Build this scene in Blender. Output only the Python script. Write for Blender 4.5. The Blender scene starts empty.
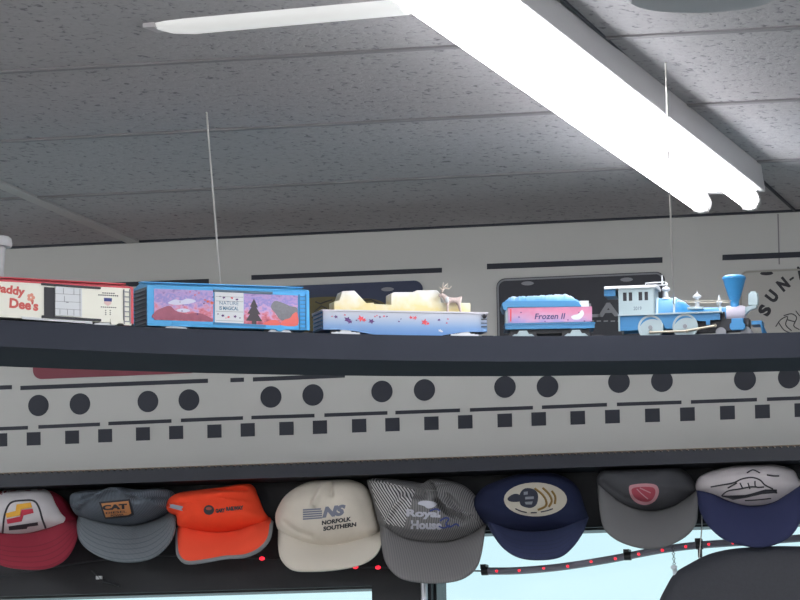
import bpy, bmesh, math, random
import numpy as np
from mathutils import Vector, Matrix
random.seed(7)
C = bpy.context.scene.collection
SC = bpy.context.scene
PI = math.pi

# ------------------------------------------------------------------ camera
F, PSI, PIT, RHO = 4500.0, 0.2285, 0.1179, 0.016
CAM = np.array([0.0, 0.0, 1.5])
D = 7.8427                      # back wall plane (Y)
CEIL = 1.5 + 1.0837             # ceiling height
_fw = np.array([-math.sin(PSI)*math.cos(PIT), math.cos(PSI)*math.cos(PIT), math.sin(PIT)])
_r0 = np.array([math.cos(PSI), math.sin(PSI), 0.0]); _u0 = np.cross(_r0, _fw)
_R = math.cos(RHO)*_r0 - math.sin(RHO)*_u0
_U = math.sin(RHO)*_r0 + math.cos(RHO)*_u0
def ray(x, y): return _fw + _R*(x-400)/F + _U*(300-y)/F
def at_Y(x, y, Y): d = ray(x, y); return CAM + d*(Y/d[1])
def at_Z(x, y, Z): d = ray(x, y); return CAM + d*((Z-CAM[2])/d[2])
def at_plane(x, y, P, N): d = ray(x, y); return CAM + d*(np.dot(np.asarray(P)-CAM, N)/np.dot(d, N))
def proj(P):
    q = np.asarray(P, float)-CAM; z = q@_fw
    return 400+F*(q@_R)/z, 300-F*(q@_U)/z
cd = bpy.data.cameras.new('camera'); co = bpy.data.objects.new('camera', cd); C.objects.link(co)
cd.sensor_width = 36; cd.lens = F/800*36; cd.clip_end = 100
M3 = Matrix((( _R[0], _U[0], -_fw[0]), (_R[1], _U[1], -_fw[1]), (_R[2], _U[2], -_fw[2])))
co.matrix_world = Matrix.Translation(Vector(CAM)) @ M3.to_4x4()
SC.camera = co

# ------------------------------------------------------------------ materials
def lin(c): return tuple(((v/255)/12.92 if v <= 10 else ((v/255+.055)/1.055)**2.4) for v in c)+(1,)
def mat(name, col, rough=.6, metal=0, noise=0, nscale=40, bump=0, bscale=200, emit=None, estr=0, spec=.5):
    m = bpy.data.materials.new(name); m.use_nodes = True
    nt = m.node_tree; b = nt.nodes['Principled BSDF']
    b.inputs['Base Color'].default_value = lin(col); b.inputs['Roughness'].default_value = rough
    b.inputs['Metallic'].default_value = metal; b.inputs['Specular IOR Level'].default_value = spec
    if emit: b.inputs['Emission Color'].default_value = lin(emit); b.inputs['Emission Strength'].default_value = estr
    tc = nt.nodes.new('ShaderNodeTexCoord')
    if noise:
        n = nt.nodes.new('ShaderNodeTexNoise'); n.inputs['Scale'].default_value = nscale; n.inputs['Detail'].default_value = 4
        nt.links.new(tc.outputs['Object'], n.inputs['Vector'])
        mx = nt.nodes.new('ShaderNodeMix'); mx.data_type = 'RGBA'
        k = lin(col)
        mx.inputs[6].default_value = tuple(v*(1-noise) for v in k[:3])+(1,)
        mx.inputs[7].default_value = tuple(min(1, v*(1+noise)) for v in k[:3])+(1,)
        nt.links.new(n.outputs['Fac'], mx.inputs[0]); nt.links.new(mx.outputs[2], b.inputs['Base Color'])
    if bump:
        n = nt.nodes.new('ShaderNodeTexNoise'); n.inputs['Scale'].default_value = bscale; n.inputs['Detail'].default_value = 3
        nt.links.new(tc.outputs['Object'], n.inputs['Vector'])
        bp = nt.nodes.new('ShaderNodeBump'); bp.inputs['Strength'].default_value = bump; bp.inputs['Distance'].default_value = .002
        nt.links.new(n.outputs['Fac'], bp.inputs['Height']); nt.links.new(bp.outputs['Normal'], b.inputs['Normal'])
    return m
def ramp(nt, fac, stops):
    r = nt.nodes.new('ShaderNodeValToRGB'); e = r.color_ramp.elements
    while len(e) < len(stops): e.new(.5)
    for i, (p, c) in enumerate(stops): e[i].position = p; e[i].color = lin(c)
    nt.links.new(fac, r.inputs['Fac']); return r.outputs['Color']
def mathn(nt, op, a, b):
    m = nt.nodes.new('ShaderNodeMath'); m.operation = op
    for i, v in enumerate((a, b)):
        if isinstance(v, (int, float)): m.inputs[i].default_value = v
        else: nt.links.new(v, m.inputs[i])
    return m.outputs[0]

def mat_ceiling():
    m = mat('acoustic_tile', (150, 147, 151), .9); nt = m.node_tree; b = nt.nodes['Principled BSDF']
    tc = nt.nodes.new('ShaderNodeTexCoord'); mp = nt.nodes.new('ShaderNodeMapping'); mp.inputs['Scale'].default_value = (1, .55, 1)
    nt.links.new(tc.outputs['Object'], mp.inputs['Vector'])
    n = nt.nodes.new('ShaderNodeTexNoise'); n.inputs['Scale'].default_value = 105; n.inputs['Detail'].default_value = 2.5; n.inputs['Distortion'].default_value = .6
    nt.links.new(mp.outputs['Vector'], n.inputs['Vector'])
    n2 = nt.nodes.new('ShaderNodeTexNoise'); n2.inputs['Scale'].default_value = 400
    nt.links.new(tc.outputs['Object'], n2.inputs['Vector'])
    f = mathn(nt, 'ADD', n.outputs['Fac'], mathn(nt, 'MULTIPLY', n2.outputs['Fac'], .12))
    col = ramp(nt, f, [(.0, (96, 94, 100)), (.36, (122, 120, 126)), (.46, (168, 166, 170)), (1., (180, 178, 182))])
    nt.links.new(col, b.inputs['Base Color'])
    bp = nt.nodes.new('ShaderNodeBump'); bp.inputs['Strength'].default_value = .5; bp.inputs['Distance'].default_value = .003
    nt.links.new(f, bp.inputs['Height']); nt.links.new(bp.outputs['Normal'], b.inputs['Normal'])
    return m
def mat_mural(name, seed):           # pink and violet sunset print
    m = mat(name, (150, 110, 160), .35); nt = m.node_tree; b = nt.nodes['Principled BSDF']
    uv = nt.nodes.new('ShaderNodeUVMap'); mp = nt.nodes.new('ShaderNodeMapping')
    mp.inputs['Scale'].default_value = (2.6, 3.4, 1); mp.inputs['Location'].default_value = (seed, seed*.7, seed); mp.inputs['Rotation'].default_value = (0, 0, -.35)
    nt.links.new(uv.outputs['UV'], mp.inputs['Vector'])
    n = nt.nodes.new('ShaderNodeTexNoise'); n.inputs['Scale'].default_value = 2.2; n.inputs['Detail'].default_value = 6
    nt.links.new(mp.outputs['Vector'], n.inputs['Vector'])
    sp = nt.nodes.new('ShaderNodeSeparateXYZ'); nt.links.new(uv.outputs['UV'], sp.inputs[0])
    f = mathn(nt, 'ADD', mathn(nt, 'MULTIPLY', sp.outputs['Y'], .62), mathn(nt, 'MULTIPLY', n.outputs['Fac'], .9))
    f = mathn(nt, 'SUBTRACT', f, .26)
    col = ramp(nt, f, [(.0, (120, 50, 80)), (.2, (172, 72, 92)), (.34, (200, 110, 130)), (.48, (190, 150, 195)), (.62, (130, 122, 190)), (.78, (170, 140, 195)), (1., (95, 80, 150))])
    nt.links.new(col, b.inputs['Base Color']); return m
def mat_grad(name, z0, z1, stops, noise=0, rough=.4):    # factory paint that fades over the height of the piece
    m = mat(name, (200, 200, 200), rough); nt = m.node_tree; b = nt.nodes['Principled BSDF']
    tc = nt.nodes.new('ShaderNodeTexCoord'); sp = nt.nodes.new('ShaderNodeSeparateXYZ'); nt.links.new(tc.outputs['Object'], sp.inputs[0])
    f = mathn(nt, 'DIVIDE', mathn(nt, 'SUBTRACT', sp.outputs['Z'], z0), z1-z0)
    if noise:
        n = nt.nodes.new('ShaderNodeTexNoise'); n.inputs['Scale'].default_value = 55; n.inputs['Detail'].default_value = 3
        nt.links.new(tc.outputs['Object'], n.inputs['Vector'])
        f = mathn(nt, 'ADD', f, mathn(nt, 'MULTIPLY', mathn(nt, 'SUBTRACT', n.outputs['Fac'], .5), noise))
    nt.links.new(ramp(nt, f, stops), b.inputs['Base Color']); return m
def mat_stripe(name, ca, cb, per, axis='X', rough=.85, tilt=0):    # woven stripes
    m = mat(name, ca, rough); nt = m.node_tree; b = nt.nodes['Principled BSDF']
    tc = nt.nodes.new('ShaderNodeTexCoord'); mp = nt.nodes.new('ShaderNodeMapping'); mp.inputs['Rotation'].default_value = (0, tilt, 0)
    nt.links.new(tc.outputs['Object'], mp.inputs['Vector'])
    w = nt.nodes.new('ShaderNodeTexWave'); w.bands_direction = axis; w.inputs['Scale'].default_value = .314/per; w.inputs['Distortion'].default_value = .3
    nt.links.new(mp.outputs['Vector'], w.inputs['Vector'])
    nt.links.new(ramp(nt, w.outputs['Fac'], [(.25, ca), (.75, cb)]), b.inputs['Base Color'])
    return m
def mat_bill(name, col, rows=True, stripe=None):     # cloth bill with rows of stitching that follow its edge
    m = mat(name, col, .85, bump=.15, bscale=900); nt = m.node_tree; b = nt.nodes['Principled BSDF']
    if stripe:
        tc = nt.nodes.new('ShaderNodeTexCoord'); w = nt.nodes.new('ShaderNodeTexWave'); w.inputs['Scale'].default_value = .314/stripe[1]
        nt.links.new(tc.outputs['Object'], w.inputs['Vector'])
        base = ramp(nt, w.outputs['Fac'], [(.3, col), (.8, stripe[0])])
    else:
        rgb = nt.nodes.new('ShaderNodeRGB'); rgb.outputs[0].default_value = lin(col); base = rgb.outputs[0]
    if rows:
        uv = nt.nodes.new('ShaderNodeUVMap'); sp = nt.nodes.new('ShaderNodeSeparateXYZ'); nt.links.new(uv.outputs['UV'], sp.inputs[0])
        fr = mathn(nt, 'FRACT', mathn(nt, 'MULTIPLY', sp.outputs['Y'], 7.5), 0)
        ln = mathn(nt, 'LESS_THAN', fr, .16)
        ln = mathn(nt, 'MULTIPLY', ln, mathn(nt, 'GREATER_THAN', sp.outputs['Y'], .35))
        mx = nt.nodes.new('ShaderNodeMix'); mx.data_type = 'RGBA'
        nt.links.new(mathn(nt, 'MULTIPLY', ln, .45), mx.inputs[0]); nt.links.new(base, mx.inputs[6])
        mx.inputs[7].default_value = tuple(v*.35 for v in lin(col)[:3])+(1,)
        base = mx.outputs[2]
    nt.links.new(base, b.inputs['Base Color']); return m

M = {}
M['wall'] = mat('wall_paint', (192, 192, 190), .7, noise=.04, nscale=3, bump=.05, bscale=60)
M['dark'] = mat('dark_wall_paint', (14, 17, 26), .6)
M['mark'] = mat('charcoal_paint', (35, 39, 52), .6)
M['shelf'] = mat('black_shelf_paint', (55, 58, 67), .95, noise=.08, nscale=12, bump=.04, bscale=40, spec=.1)
M['tile'] = mat_ceiling()
M['tee'] = mat('tee_grey', (172, 172, 172), .5)
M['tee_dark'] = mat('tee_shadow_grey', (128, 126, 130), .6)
M['housing'] = mat('lamp_enamel', (190, 187, 190), .4)
M['tube'] = mat('fluorescent_glow', (255, 255, 255), .3, emit=(252, 253, 255), estr=18)
M['tube_side_fill'] = mat('fill_glow_side', (255, 255, 255), .3, emit=(248, 252, 255), estr=30)  # glow of the added side lamps, stronger than the visible lamp
M['tube_far_fill'] = mat('fill_glow_far', (255, 255, 255), .3, emit=(248, 252, 255), estr=92)  # strongest glow, for the added fill lamps out of view
M['batten'] = mat('batten_glow', (170, 172, 174), .4, emit=(255, 255, 252), estr=.5)
M['socket'] = mat('socket_plastic', (175, 172, 172), .4)
M['metal'] = mat('brushed_metal', (170, 172, 178), .35, 1)
M['wire'] = mat('wire', (200, 197, 194), .5)
M['grey_disc'] = mat('grey_housing', (165, 165, 172), .5)
M['floor'] = mat('floor_tile', (112, 108, 104), .5, noise=.1, nscale=4)
M['room'] = mat('room_paint', (225, 223, 219), .8)
M['black'] = mat('black_plastic', (24, 25, 30), .45)
M['blk2'] = mat('truck_black', (34, 35, 42), .5)
M['blue'] = mat('train_blue', (64, 164, 224), .35, spec=.4)
M['blue3'] = mat('engine_blue', (46, 124, 178), .4)
M['blue2'] = mat('train_blue_deep', (44, 124, 176), .35)
M['bluedk'] = mat('train_end_blue', (70, 92, 112), .5)
M['mint'] = mat('train_mint', (160, 178, 184), .4)
M['cream'] = mat('boxcar_cream', (232, 230, 218), .45)
M['white'] = mat('white_plastic', (205, 208, 212), .4)
M['red'] = mat('boxcar_red', (205, 62, 76), .45)
M['ink'] = mat('black_ink', (38, 38, 46), .6)
M['inkred'] = mat('red_ink', (202, 88, 82), .6)
M['inkblue'] = mat('blue_ink', (48, 62, 130), .6)
M['leafr'] = mat('leaf_red', (215, 75, 85), .6)
M['leafp'] = mat('leaf_purple', (88, 50, 110), .6)
M['leafo'] = mat('leaf_orange', (222, 98, 70), .6)
M['olive'] = mat('plate_olive', (92, 84, 52), .5, noise=.25, nscale=60)
M['navy'] = mat('plate_navy', (38, 48, 78), .4)
M['dkplate'] = mat('plate_dark', (42, 44, 54), .4)
M['pgrey'] = mat('plate_grey', (136, 138, 144), .5)
M['maroon'] = mat('plate_maroon', (120, 38, 58), .4)
M['wplate'] = mat('plate_white', (172, 170, 166), .45)
M['rail'] = mat('rail_brown', (120, 105, 90), .4, .6)
M['beige'] = mat('rod_beige', (176, 168, 150), .4, .3)
M['pink'] = mat('smokebox_pale', (180, 174, 188), .45)
M['glass'] = None
g = bpy.data.materials.new('window_glass'); g.use_nodes = True; nt = g.node_tree; nt.nodes.clear()
o_ = nt.nodes.new('ShaderNodeOutputMaterial'); t_ = nt.nodes.new('ShaderNodeBsdfTransparent'); t_.inputs[0].default_value = (.97, .99, .99, 1)
gl = nt.nodes.new('ShaderNodeBsdfGlossy'); gl.inputs['Roughness'].default_value = .3
mx = nt.nodes.new('ShaderNodeMixShader'); mx.inputs[0].default_value = .02
nt.links.new(t_.outputs[0], mx.inputs[1]); nt.links.new(gl.outputs[0], mx.inputs[2]); nt.links.new(mx.outputs[0], o_.inputs[0]); M['glass'] = g

# ------------------------------------------------------------------ mesh builder
class MB:
    def __init__(s): s.v = []; s.f = []; s.m = []; s.uv = []
    def add(s, vs, fs, mi=0, uvs=None):
        b = len(s.v); s.v += [tuple(map(float, p)) for p in vs]
        for i, f in enumerate(fs):
            s.f.append([b+k for k in f]); s.m.append(mi); s.uv.append(uvs[i] if uvs else None)
    def box(s, lo, hi, mi=0):
        x0, y0, z0 = lo; x1, y1, z1 = hi
        s.add([(x0,y0,z0),(x1,y0,z0),(x1,y1,z0),(x0,y1,z0),(x0,y0,z1),(x1,y0,z1),(x1,y1,z1),(x0,y1,z1)],
              [(0,3,2,1),(4,5,6,7),(0,1,5,4),(1,2,6,5),(2,3,7,6),(3,0,4,7)], mi)
    def prism(s, poly, y0, y1, mi=0, fn=None):          # poly in (x,z), extruded in y from y0 (front) to y1
        n = len(poly); a = sum(poly[i][0]*poly[(i+1)%n][1]-poly[(i+1)%n][0]*poly[i][1] for i in range(n))
        if a < 0: poly = poly[::-1]
        vs = [(x, y0, z) for x, z in poly]+[(x, y1, z) for x, z in poly]
        if fn: vs = [fn(*p) for p in vs]
        s.add(vs, [tuple(range(n)), tuple(range(2*n-1, n-1, -1))]+[(i, i+n, (i+1)%n+n, (i+1)%n) for i in range(n)], mi)
    def cyl(s, p0, p1, r0, r1=None, n=16, mi=0, caps=True):
        s.lathe([(0, r0), (1, r0 if r1 is None else r1)], p0, p1, n, mi, caps)
    def lathe(s, prof, p0, p1, n=16, mi=0, caps=True):  # prof: (t along axis, radius)
        p0 = Vector(p0); p1 = Vector(p1); ax = p1-p0; d = ax.normalized()
        a = d.orthogonal().normalized(); b = d.cross(a); vs = []
        for t, r in prof:
            for k in range(n):
                q = 2*PI*k/n; vs.append(p0+ax*t+(a*math.cos(q)+b*math.sin(q))*r)
        fs = []
        for i in range(len(prof)-1):
            for k in range(n): fs.append((i*n+k, i*n+(k+1)%n, (i+1)*n+(k+1)%n, (i+1)*n+k))
        if caps: fs += [tuple(range(n-1, -1, -1)), tuple((len(prof)-1)*n+k for k in range(n))]
        s.add(vs, fs, mi)
    def tube(s, pts, r, n=8, mi=0):
        pts = [Vector(p) for p in pts]; vs = []; prev = None
        for i, p in enumerate(pts):
            t = (pts[min(i+1, len(pts)-1)]-pts[max(i-1, 0)]).normalized()
            a = t.orthogonal().normalized() if prev is None else (prev-t*prev.dot(t)).normalized()
            prev = a; b = t.cross(a)
            rr = r[i] if isinstance(r, (list, tuple)) else r
            for k in range(n):
                q = 2*PI*k/n; vs.append(p+(a*math.cos(q)+b*math.sin(q))*rr)
        fs = [(i*n+k, i*n+(k+1)%n, (i+1)*n+(k+1)%n, (i+1)*n+k) for i in range(len(pts)-1) for k in range(n)]
        fs += [tuple(range(n-1, -1, -1)), tuple((len(pts)-1)*n+k for k in range(n))]
        s.add(vs, fs, mi)
    def ball(s, c, r, n=12, mi=0, sc=(1, 1, 1)):
        k = max(4, n//2); vs = []; c = Vector(c)
        for i in range(k+1):
            a = PI*i/k
            for j in range(n):
                q = 2*PI*j/n; vs.append(c+Vector((r*sc[0]*math.sin(a)*math.cos(q), r*sc[1]*math.sin(a)*math.sin(q), r*sc[2]*math.cos(a))))
        s.add(vs, [(i*n+j, (i+1)*n+j, (i+1)*n+(j+1)%n, i*n+(j+1)%n) for i in range(k) for j in range(n)], mi)
    def build(s, name, mats, parent=None, smooth=True, bevel=0, ang=35, off=None):
        me = bpy.data.meshes.new(name)
        vs = s.v if off is None else [(x-off[0], y-off[1], z-off[2]) for x, y, z in s.v]
        me.from_pydata(vs, [], s.f)
        if not isinstance(mats, (list, tuple)): mats = [mats]
        for m in mats: me.materials.append(m)
        me.polygons.foreach_set('material_index', s.m)
        if any(u for u in s.uv):
            ul = me.uv_layers.new(name='UVMap')
            for p, u in zip(me.polygons, s.uv):
                if u:
                    for li, q in zip(p.loop_indices, u): ul.data[li].uv = q
        me.validate(); me.update()
        o = bpy.data.objects.new(name, me); C.objects.link(o)
        if smooth: me.shade_smooth(); me.set_sharp_from_angle(angle=math.radians(ang))
        if parent: o.parent = parent
        if bevel:
            b = o.modifiers.new('bevel', 'BEVEL'); b.width = bevel; b.segments = 2; b.limit_method = 'ANGLE'; b.angle_limit = math.radians(40)
        return o
def tag(o, label=None, cat=None, group=None, kind=None):
    if label: o['label'] = label
    if cat: o['category'] = cat
    if group: o['group'] = group
    if kind: o['kind'] = kind
    return o
def empty(name, loc, rz, label, cat, group=None):
    o = bpy.data.objects.new(name, None); C.objects.link(o); o.empty_display_size = .05
    o.location = loc; o.rotation_euler.z = rz; return tag(o, label, cat, group)
_tc = {}
def text_geo(s, bold=0.0, shear=0.0):              # outline letters as mesh, unit height, centred
    k = (s, bold, shear)
    if k not in _tc:
        cu = bpy.data.curves.new('lettering', 'FONT'); cu.body = s; cu.offset = bold; cu.shear = shear; cu.resolution_u = 3
        ob = bpy.data.objects.new('lettering', cu); C.objects.link(ob)
        dg = bpy.context.evaluated_depsgraph_get(); me = bpy.data.meshes.new_from_object(ob.evaluated_get(dg))
        vs = np.array([v.co[:] for v in me.vertices]); fs = [tuple(p.vertices) for p in me.polygons]
        bpy.data.objects.remove(ob); bpy.data.curves.remove(cu); bpy.data.meshes.remove(me)
        lo = vs.min(0); hi = vs.max(0)
        vs = (vs-(lo+hi)/2)[:, :2]/(hi-lo)[:2]      # -.5 .. .5 both ways
        _tc[k] = (vs, fs)
    return _tc[k]
def put_text(mb, s, fn, w, h, mi=0, bold=0.0, shear=0.0, rot=0):  # fn(u,v) -> point ; w,h in the units of fn
    vs, fs = text_geo(s, bold, shear); c, sn = math.cos(rot), math.sin(rot)
    mb.add([fn(a*w*c-b*h*sn, a*w*sn+b*h*c) for a, b in vs], fs, mi)
def catmull(pts, n=8, closed=True):
    P = [np.array(p, float) for p in pts]; N = len(P); out = []
    for i in range(N if closed else N-1):
        g_ = lambda k: P[k % N] if closed else P[min(max(k, 0), N-1)]
        a, b, c, d = g_(i-1), g_(i), g_(i+1), g_(i+2)
        for j in range(n):
            t = j/n
            out.append(.5*((2*b)+(c-a)*t+(2*a-5*b+4*c-d)*t*t+(3*b-a-3*c+d)*t**3))
    if not closed: out.append(P[-1])
    return out
def polyline(pts, n):                                # resample by arc length
    P = np.array(pts, float); L = np.r_[0, np.cumsum(np.linalg.norm(np.diff(P, axis=0), axis=1))]
    q = np.linspace(0, L[-1], n)
    return np.stack([np.interp(q, L, P[:, k]) for k in range(P.shape[1])], 1)

# ------------------------------------------------------------------ the room
XL, XR, YB = -5.2, 3.6, -3.0
def zw(x, y, off=0): return at_Y(x, y, D-off)[2]
ZP = zw(400, 459)                                  # bottom of the pale panel
z_w2 = zw(600, 527); z_w1 = zw(300, 588)         # heads of the two windows
x_m0, x_m1 = at_Y(372, 595, D)[0], at_Y(431.5, 595, D)[0]
SILL = .9
def struct(o): o['kind'] = 'structure'; return o
b = MB(); b.box((XL, D, ZP-.03), (XR, D+.12, CEIL)); wall = struct(b.build('wall_back', M['wall'], smooth=False))
# seams where two sheets of the panel meet
b = MB()
for sx in (778, ):
    p = at_Y(sx, 214, D); b.box((p[0]-.0012, D-.0006, p[2]-.09), (p[0]+.0012, D, p[2]))
b.build('panel_seam', M['tee_dark'], wall, smooth=False)
b = MB()
b.box((XL, D, z_w2), (XR, D+.12, ZP-.03))
b.box((XL, D, z_w1), (x_m1, D+.12, z_w2))
b.box((x_m0, D, SILL), (x_m1, D+.12, z_w1))
b.box((XL, D, 0), (XR, D+.12, SILL))
b.box((XL, D, SILL), (XL+.5, D+.12, z_w1)); b.box((XR-.5, D, SILL), (XR, D+.12, z_w2))
struct(b.build('wall_back_lower', M['dark'], smooth=False))
b = MB(); b.box((XL, YB, CEIL), (XR, D+.12, CEIL+.05)); struct(b.build('ceiling', M['tile'], smooth=False))
b = MB(); b.box((XL, YB, -.05), (XR, D+.12, 0)); struct(b.build('floor', M['floor'], smooth=False))
b = MB(); b.box((XL-.1, YB, 0), (XL, D+.12, CEIL)); struct(b.build('wall_left', M['room'], smooth=False))
b = MB(); b.box((XR, YB, 0), (XR+.1, D+.12, CEIL)); struct(b.build('wall_right', M['room'], smooth=False))
b = MB(); b.box((XL, YB-.1, 0), (XR, YB, CEIL)); struct(b.build('wall_front', M['room'], smooth=False))
# ceiling grid: main tees run to the wall, cross tees run along it
n_ = 0
for k in range(-2, 5):
    x = -2.3226+1.2192*k
    if XL < x < XR:
        n_ += 1; hw_ = .012 if k != 1 else .002; b = MB(); b.box((x-hw_, YB, CEIL-.004), (x+hw_, D, CEIL)); struct(b.build('trim_%d' % n_, M['tee'] if k != 1 else M['mark'], smooth=False))
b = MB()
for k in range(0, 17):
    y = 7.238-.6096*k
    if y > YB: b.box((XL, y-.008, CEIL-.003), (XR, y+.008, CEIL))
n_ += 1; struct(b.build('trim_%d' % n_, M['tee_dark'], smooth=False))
n_ += 1; b = MB(); b.box((XL, D-.006, CEIL-.004), (XR, D, CEIL)); struct(b.build('trim_%d' % n_, M['mark'], smooth=False))  # dark strip paints in the shadow line at the wall angle
# windows: frame bars and a pane each
def window(n, x0, x1, z0, z1):
    b = MB(); t = .035
    b.box((x0, D+.02, z1-.004), (x1, D+.10, z1)); b.box((x0, D+.02, z0), (x1, D+.10, z0+t))
    b.box((x0, D+.02, z0), (x0+.005, D+.10, z1)); b.box((x1-.005, D+.02, z0), (x1, D+.10, z1))
    w = struct(b.build('window_%d' % n, M['black'], smooth=False))
    b = MB(); b.box((x0+.004, D+.058, z0+t), (x1-.004, D+.062, z1-.003)); b.build('pane', M['glass'], w, smooth=False)
    return w
window(1, XL+.5, x_m0, SILL, z_w1)
w2 = window(2, x_m1, XR-.5, SILL, z_w2)
b = MB(); xx = at_Y(425, 595, D)[0]; b.cyl((xx, D-.006, SILL), (xx, D-.006, at_Y(425, 580, D)[2]+.02), .0065)
b.build('post', M['metal'], w2)

# painted marks on the pale panel
def wpt(x, y): p = at_Y(x, y, D); return p[0], p[2]
for i, (x, y) in enumerate([(38.5,405.5),(80,404),(148,401.5),(189,400),(271,397),(313,395),(382,391.5),(424.5,390),(505,387),(547.5,386.5),(619,382),(662,381),(745,379.5),(789,377.5)]):
    X, Z = wpt(x, y); b = MB(); b.cyl((X, D-.001, Z), (X, D+.001, Z), .0196, n=40); b.build('porthole', M['mark'], wall)
for x, y in [(.5,440),(33.7,438.8),(72.2,437.2),(105.2,435.7),(143,433.9),(176.2,432.5),(214.5,431.2),(247.8,429.9),(286.5,428.5),(320,427.2),(359.2,425.7),(392.5,424.6),(431.5,423.3),(465.3,421.9),(504.8,420.4),(538.8,419),(577.8,417.8),(612.5,416.6),(652.5,415.3),(687.5,414.2),(727.5,412.7),(762.5,411.5),(802,410)]:
    X, Z = wpt(x, y); b = MB(); b.box((X-.0132, D-.001, Z-.0121), (X+.0132, D+.001, Z+.0121)); b.build('square_mark', M['mark'], wall, smooth=False)
def stripe(x0, y0, x1, y1, th):
    b = MB(); q = [wpt(x0, y0-th/2), wpt(x1, y1-th/2), wpt(x1, y1+th/2), wpt(x0, y0+th/2)]
    b.prism(q, D-.001, D+.001); b.build('stripe_mark', M['mark'], wall, smooth=False)
for a in [(-30,430,28,427.7),(38.5,427,100,424.3),(108.5,423.6,171.5,421),(181,420.4,243,418),(251.5,417.6,314.5,415.6),(324.5,415.2,387.5,412.9),(395.5,412.6,460,410.3),(470,410,533,407.7),(542,407.3,607,404.7),(617,404.4,681.5,402.3),(691,402,757,399.6),(767,399.3,830,397)]:
    stripe(*a, 3.6)
for a in [(-60,389.5,12,387.2),(20.5,388,208,380.8),(230.5,380.2,244,379.7),(253,379.5,345,375.5)]: stripe(*a, 4.2)
for a in [(20,288.5,209,281.3),(251.5,277.6,442,270.2)]: stripe(*a, 4.8)
for a in [(487,266.6,662.5,260),(722.5,257.6,860,252.2)]: stripe(*a, 5.6)

# ------------------------------------------------------------------ licence plates
def plate(name, x0, x1, ytop, label, m, h=.152, frame=None):
    ym = ytop
    a = at_Y(x0, ym, D); c = at_Y(x1, ym, D)
    zt = at_Y((x0+x1)/2, ytop, D)[2]; w = c[0]-a[0]
    root = empty(name, ((a[0]+c[0])/2, D, zt-h), 0, label, 'license plate', 'license plates')
    def rr(w, h, r):
        P = []
        for cx, cz, a0 in ((w/2-r, h-r, 0), (-w/2+r, h-r, 90), (-w/2+r, r, 180), (w/2-r, r, 270)):
            for k in range(7):
                q = math.radians(a0+15*k); P.append((cx+r*math.cos(q), cz+r*math.sin(q)))
        return P
    b = MB(); b.prism(rr(w, h, .016), -.0035, 0); b.build('plate', m, root, smooth=False)
    if frame:
        o = rr(w-.003, h-.003, .015); i_ = rr(w-.009, h-.009, .012); n = len(o); b = MB()
        o = [(x, z+.0015) for x, z in o]; i_ = [(x, z+.0045) for x, z in i_]
        b.add([(x, -.0052, z) for x, z in o]+[(x, -.0052, z) for x, z in i_]+[(x, -.0034, z) for x, z in o]+[(x, -.0034, z) for x, z in i_],
              [(k, (k+1) % n, n+(k+1) % n, n+k) for k in range(n)]+[(k+2*n, (k+1) % n+2*n, (k+1) % n, k) for k in range(n)]+[(n+k, n+(k+1) % n, 3*n+(k+1) % n, 3*n+k) for k in range(n)])
        b.build('border', frame, root, smooth=False)
    return root, w, h
def local(root): 
    L = np.array(root.location[:])
    return lambda x, y: (lambda p: (p[0]-L[0], p[2]-L[2]))(at_Y(x, y, D))
def slots(root, pts, m, w=12.5, h=4):
    f = local(root)
    for x, y in pts:
        b = MB(); q = []
        for k in range(20):
            a = 2*PI*k/20; q.append(f(x+w/2*math.cos(a), y-.03*w/2*math.cos(a)+h/2*math.sin(a)))
        b.prism(q, -.0046, -.0034); b.build('mounting_slot', m, root, smooth=False)
r, w, h = plate('license_plate', 257, 423, 284, 'navy license plate with olive mountain scene behind the gondola car', M['navy'])
f = local(r)
hill = catmull([(262,360),(262,322),(285,312),(300,302),(312,298),(335,297),(352,299),(372,299),(386,304),(398,316),(418,322),(418,360)], 6)
b = MB(); b.prism([f(*p) for p in hill], -.0042, -.0034); b.build('mountain_print', M['olive'], r, smooth=False)
b = MB()
for pts in ([(315,312),(322,306),(328,309)], [(316,302),(321,304),(326,302),(333,300)], [(312,318),(318,316),(322,322)], [(345,300),(358,301),(372,300),(384,306)]):
    b.tube([(*((lambda q: (q[0], -.0043, q[1]))(f(*p))),) for p in pts], .0012, 6)
b.build('branch_print', M['ink'], r)
slots(r, [(388, 289.5), (300, 293)], M['pgrey'])
r, w, h = plate('license_plate', 496.5, 665, 275.3, 'dark charcoal license plate with grey border behind the tender', M['dkplate'], frame=M['pgrey'])
slots(r, [(528, 283.6), (627, 279.8)], M['pgrey'])
f = local(r); b = MB()
def flat(f, cx, cy, y=-.0037):
    o = f(cx, cy); sx = (f(cx+1, cy)[0]-o[0]); sz = (f(cx, cy-1)[1]-o[1])
    return lambda u, v: (o[0]+u*sx, y, o[1]+v*sz+u*sx*.04*0)
put_text(b, 'LAI', flat(f, 605.5, 310), 38, 14, bold=.04)
for k in range(5): 
    o = f(590+k*7, 322); b.box((o[0], -.0037, o[1]), (o[0]+.008, -.0034, o[1]+.0022))
b.build('lettering', M['pgrey'], r, smooth=False)
r, w, h = plate('license_plate', 739, 907, 267.3, 'pale license plate with arched black letters beside the locomotive', M['wplate'], frame=mat('plate_rim', (150, 148, 142), .5))
slots(r, [(767, 273.6)], M['ink'], 13, 4)
f = local(r); b = MB()
for ch, x, y, a in (('S', 765, 310.5, 62), ('U', 772.5, 296.5, 50), ('N', 783.5, 284.5, 38), ('-', 792, 279, 33), ('A', 801, 272.5, 27), ('M', 816, 266.5, 20)):
    put_text(b, ch, flat(f, x, y), 9.5 if ch != '-' else 5, 13 if ch != '-' else 2, bold=.06, rot=math.radians(a))
b.build('lettering', M['ink'], r, smooth=False)
b = MB()
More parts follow.
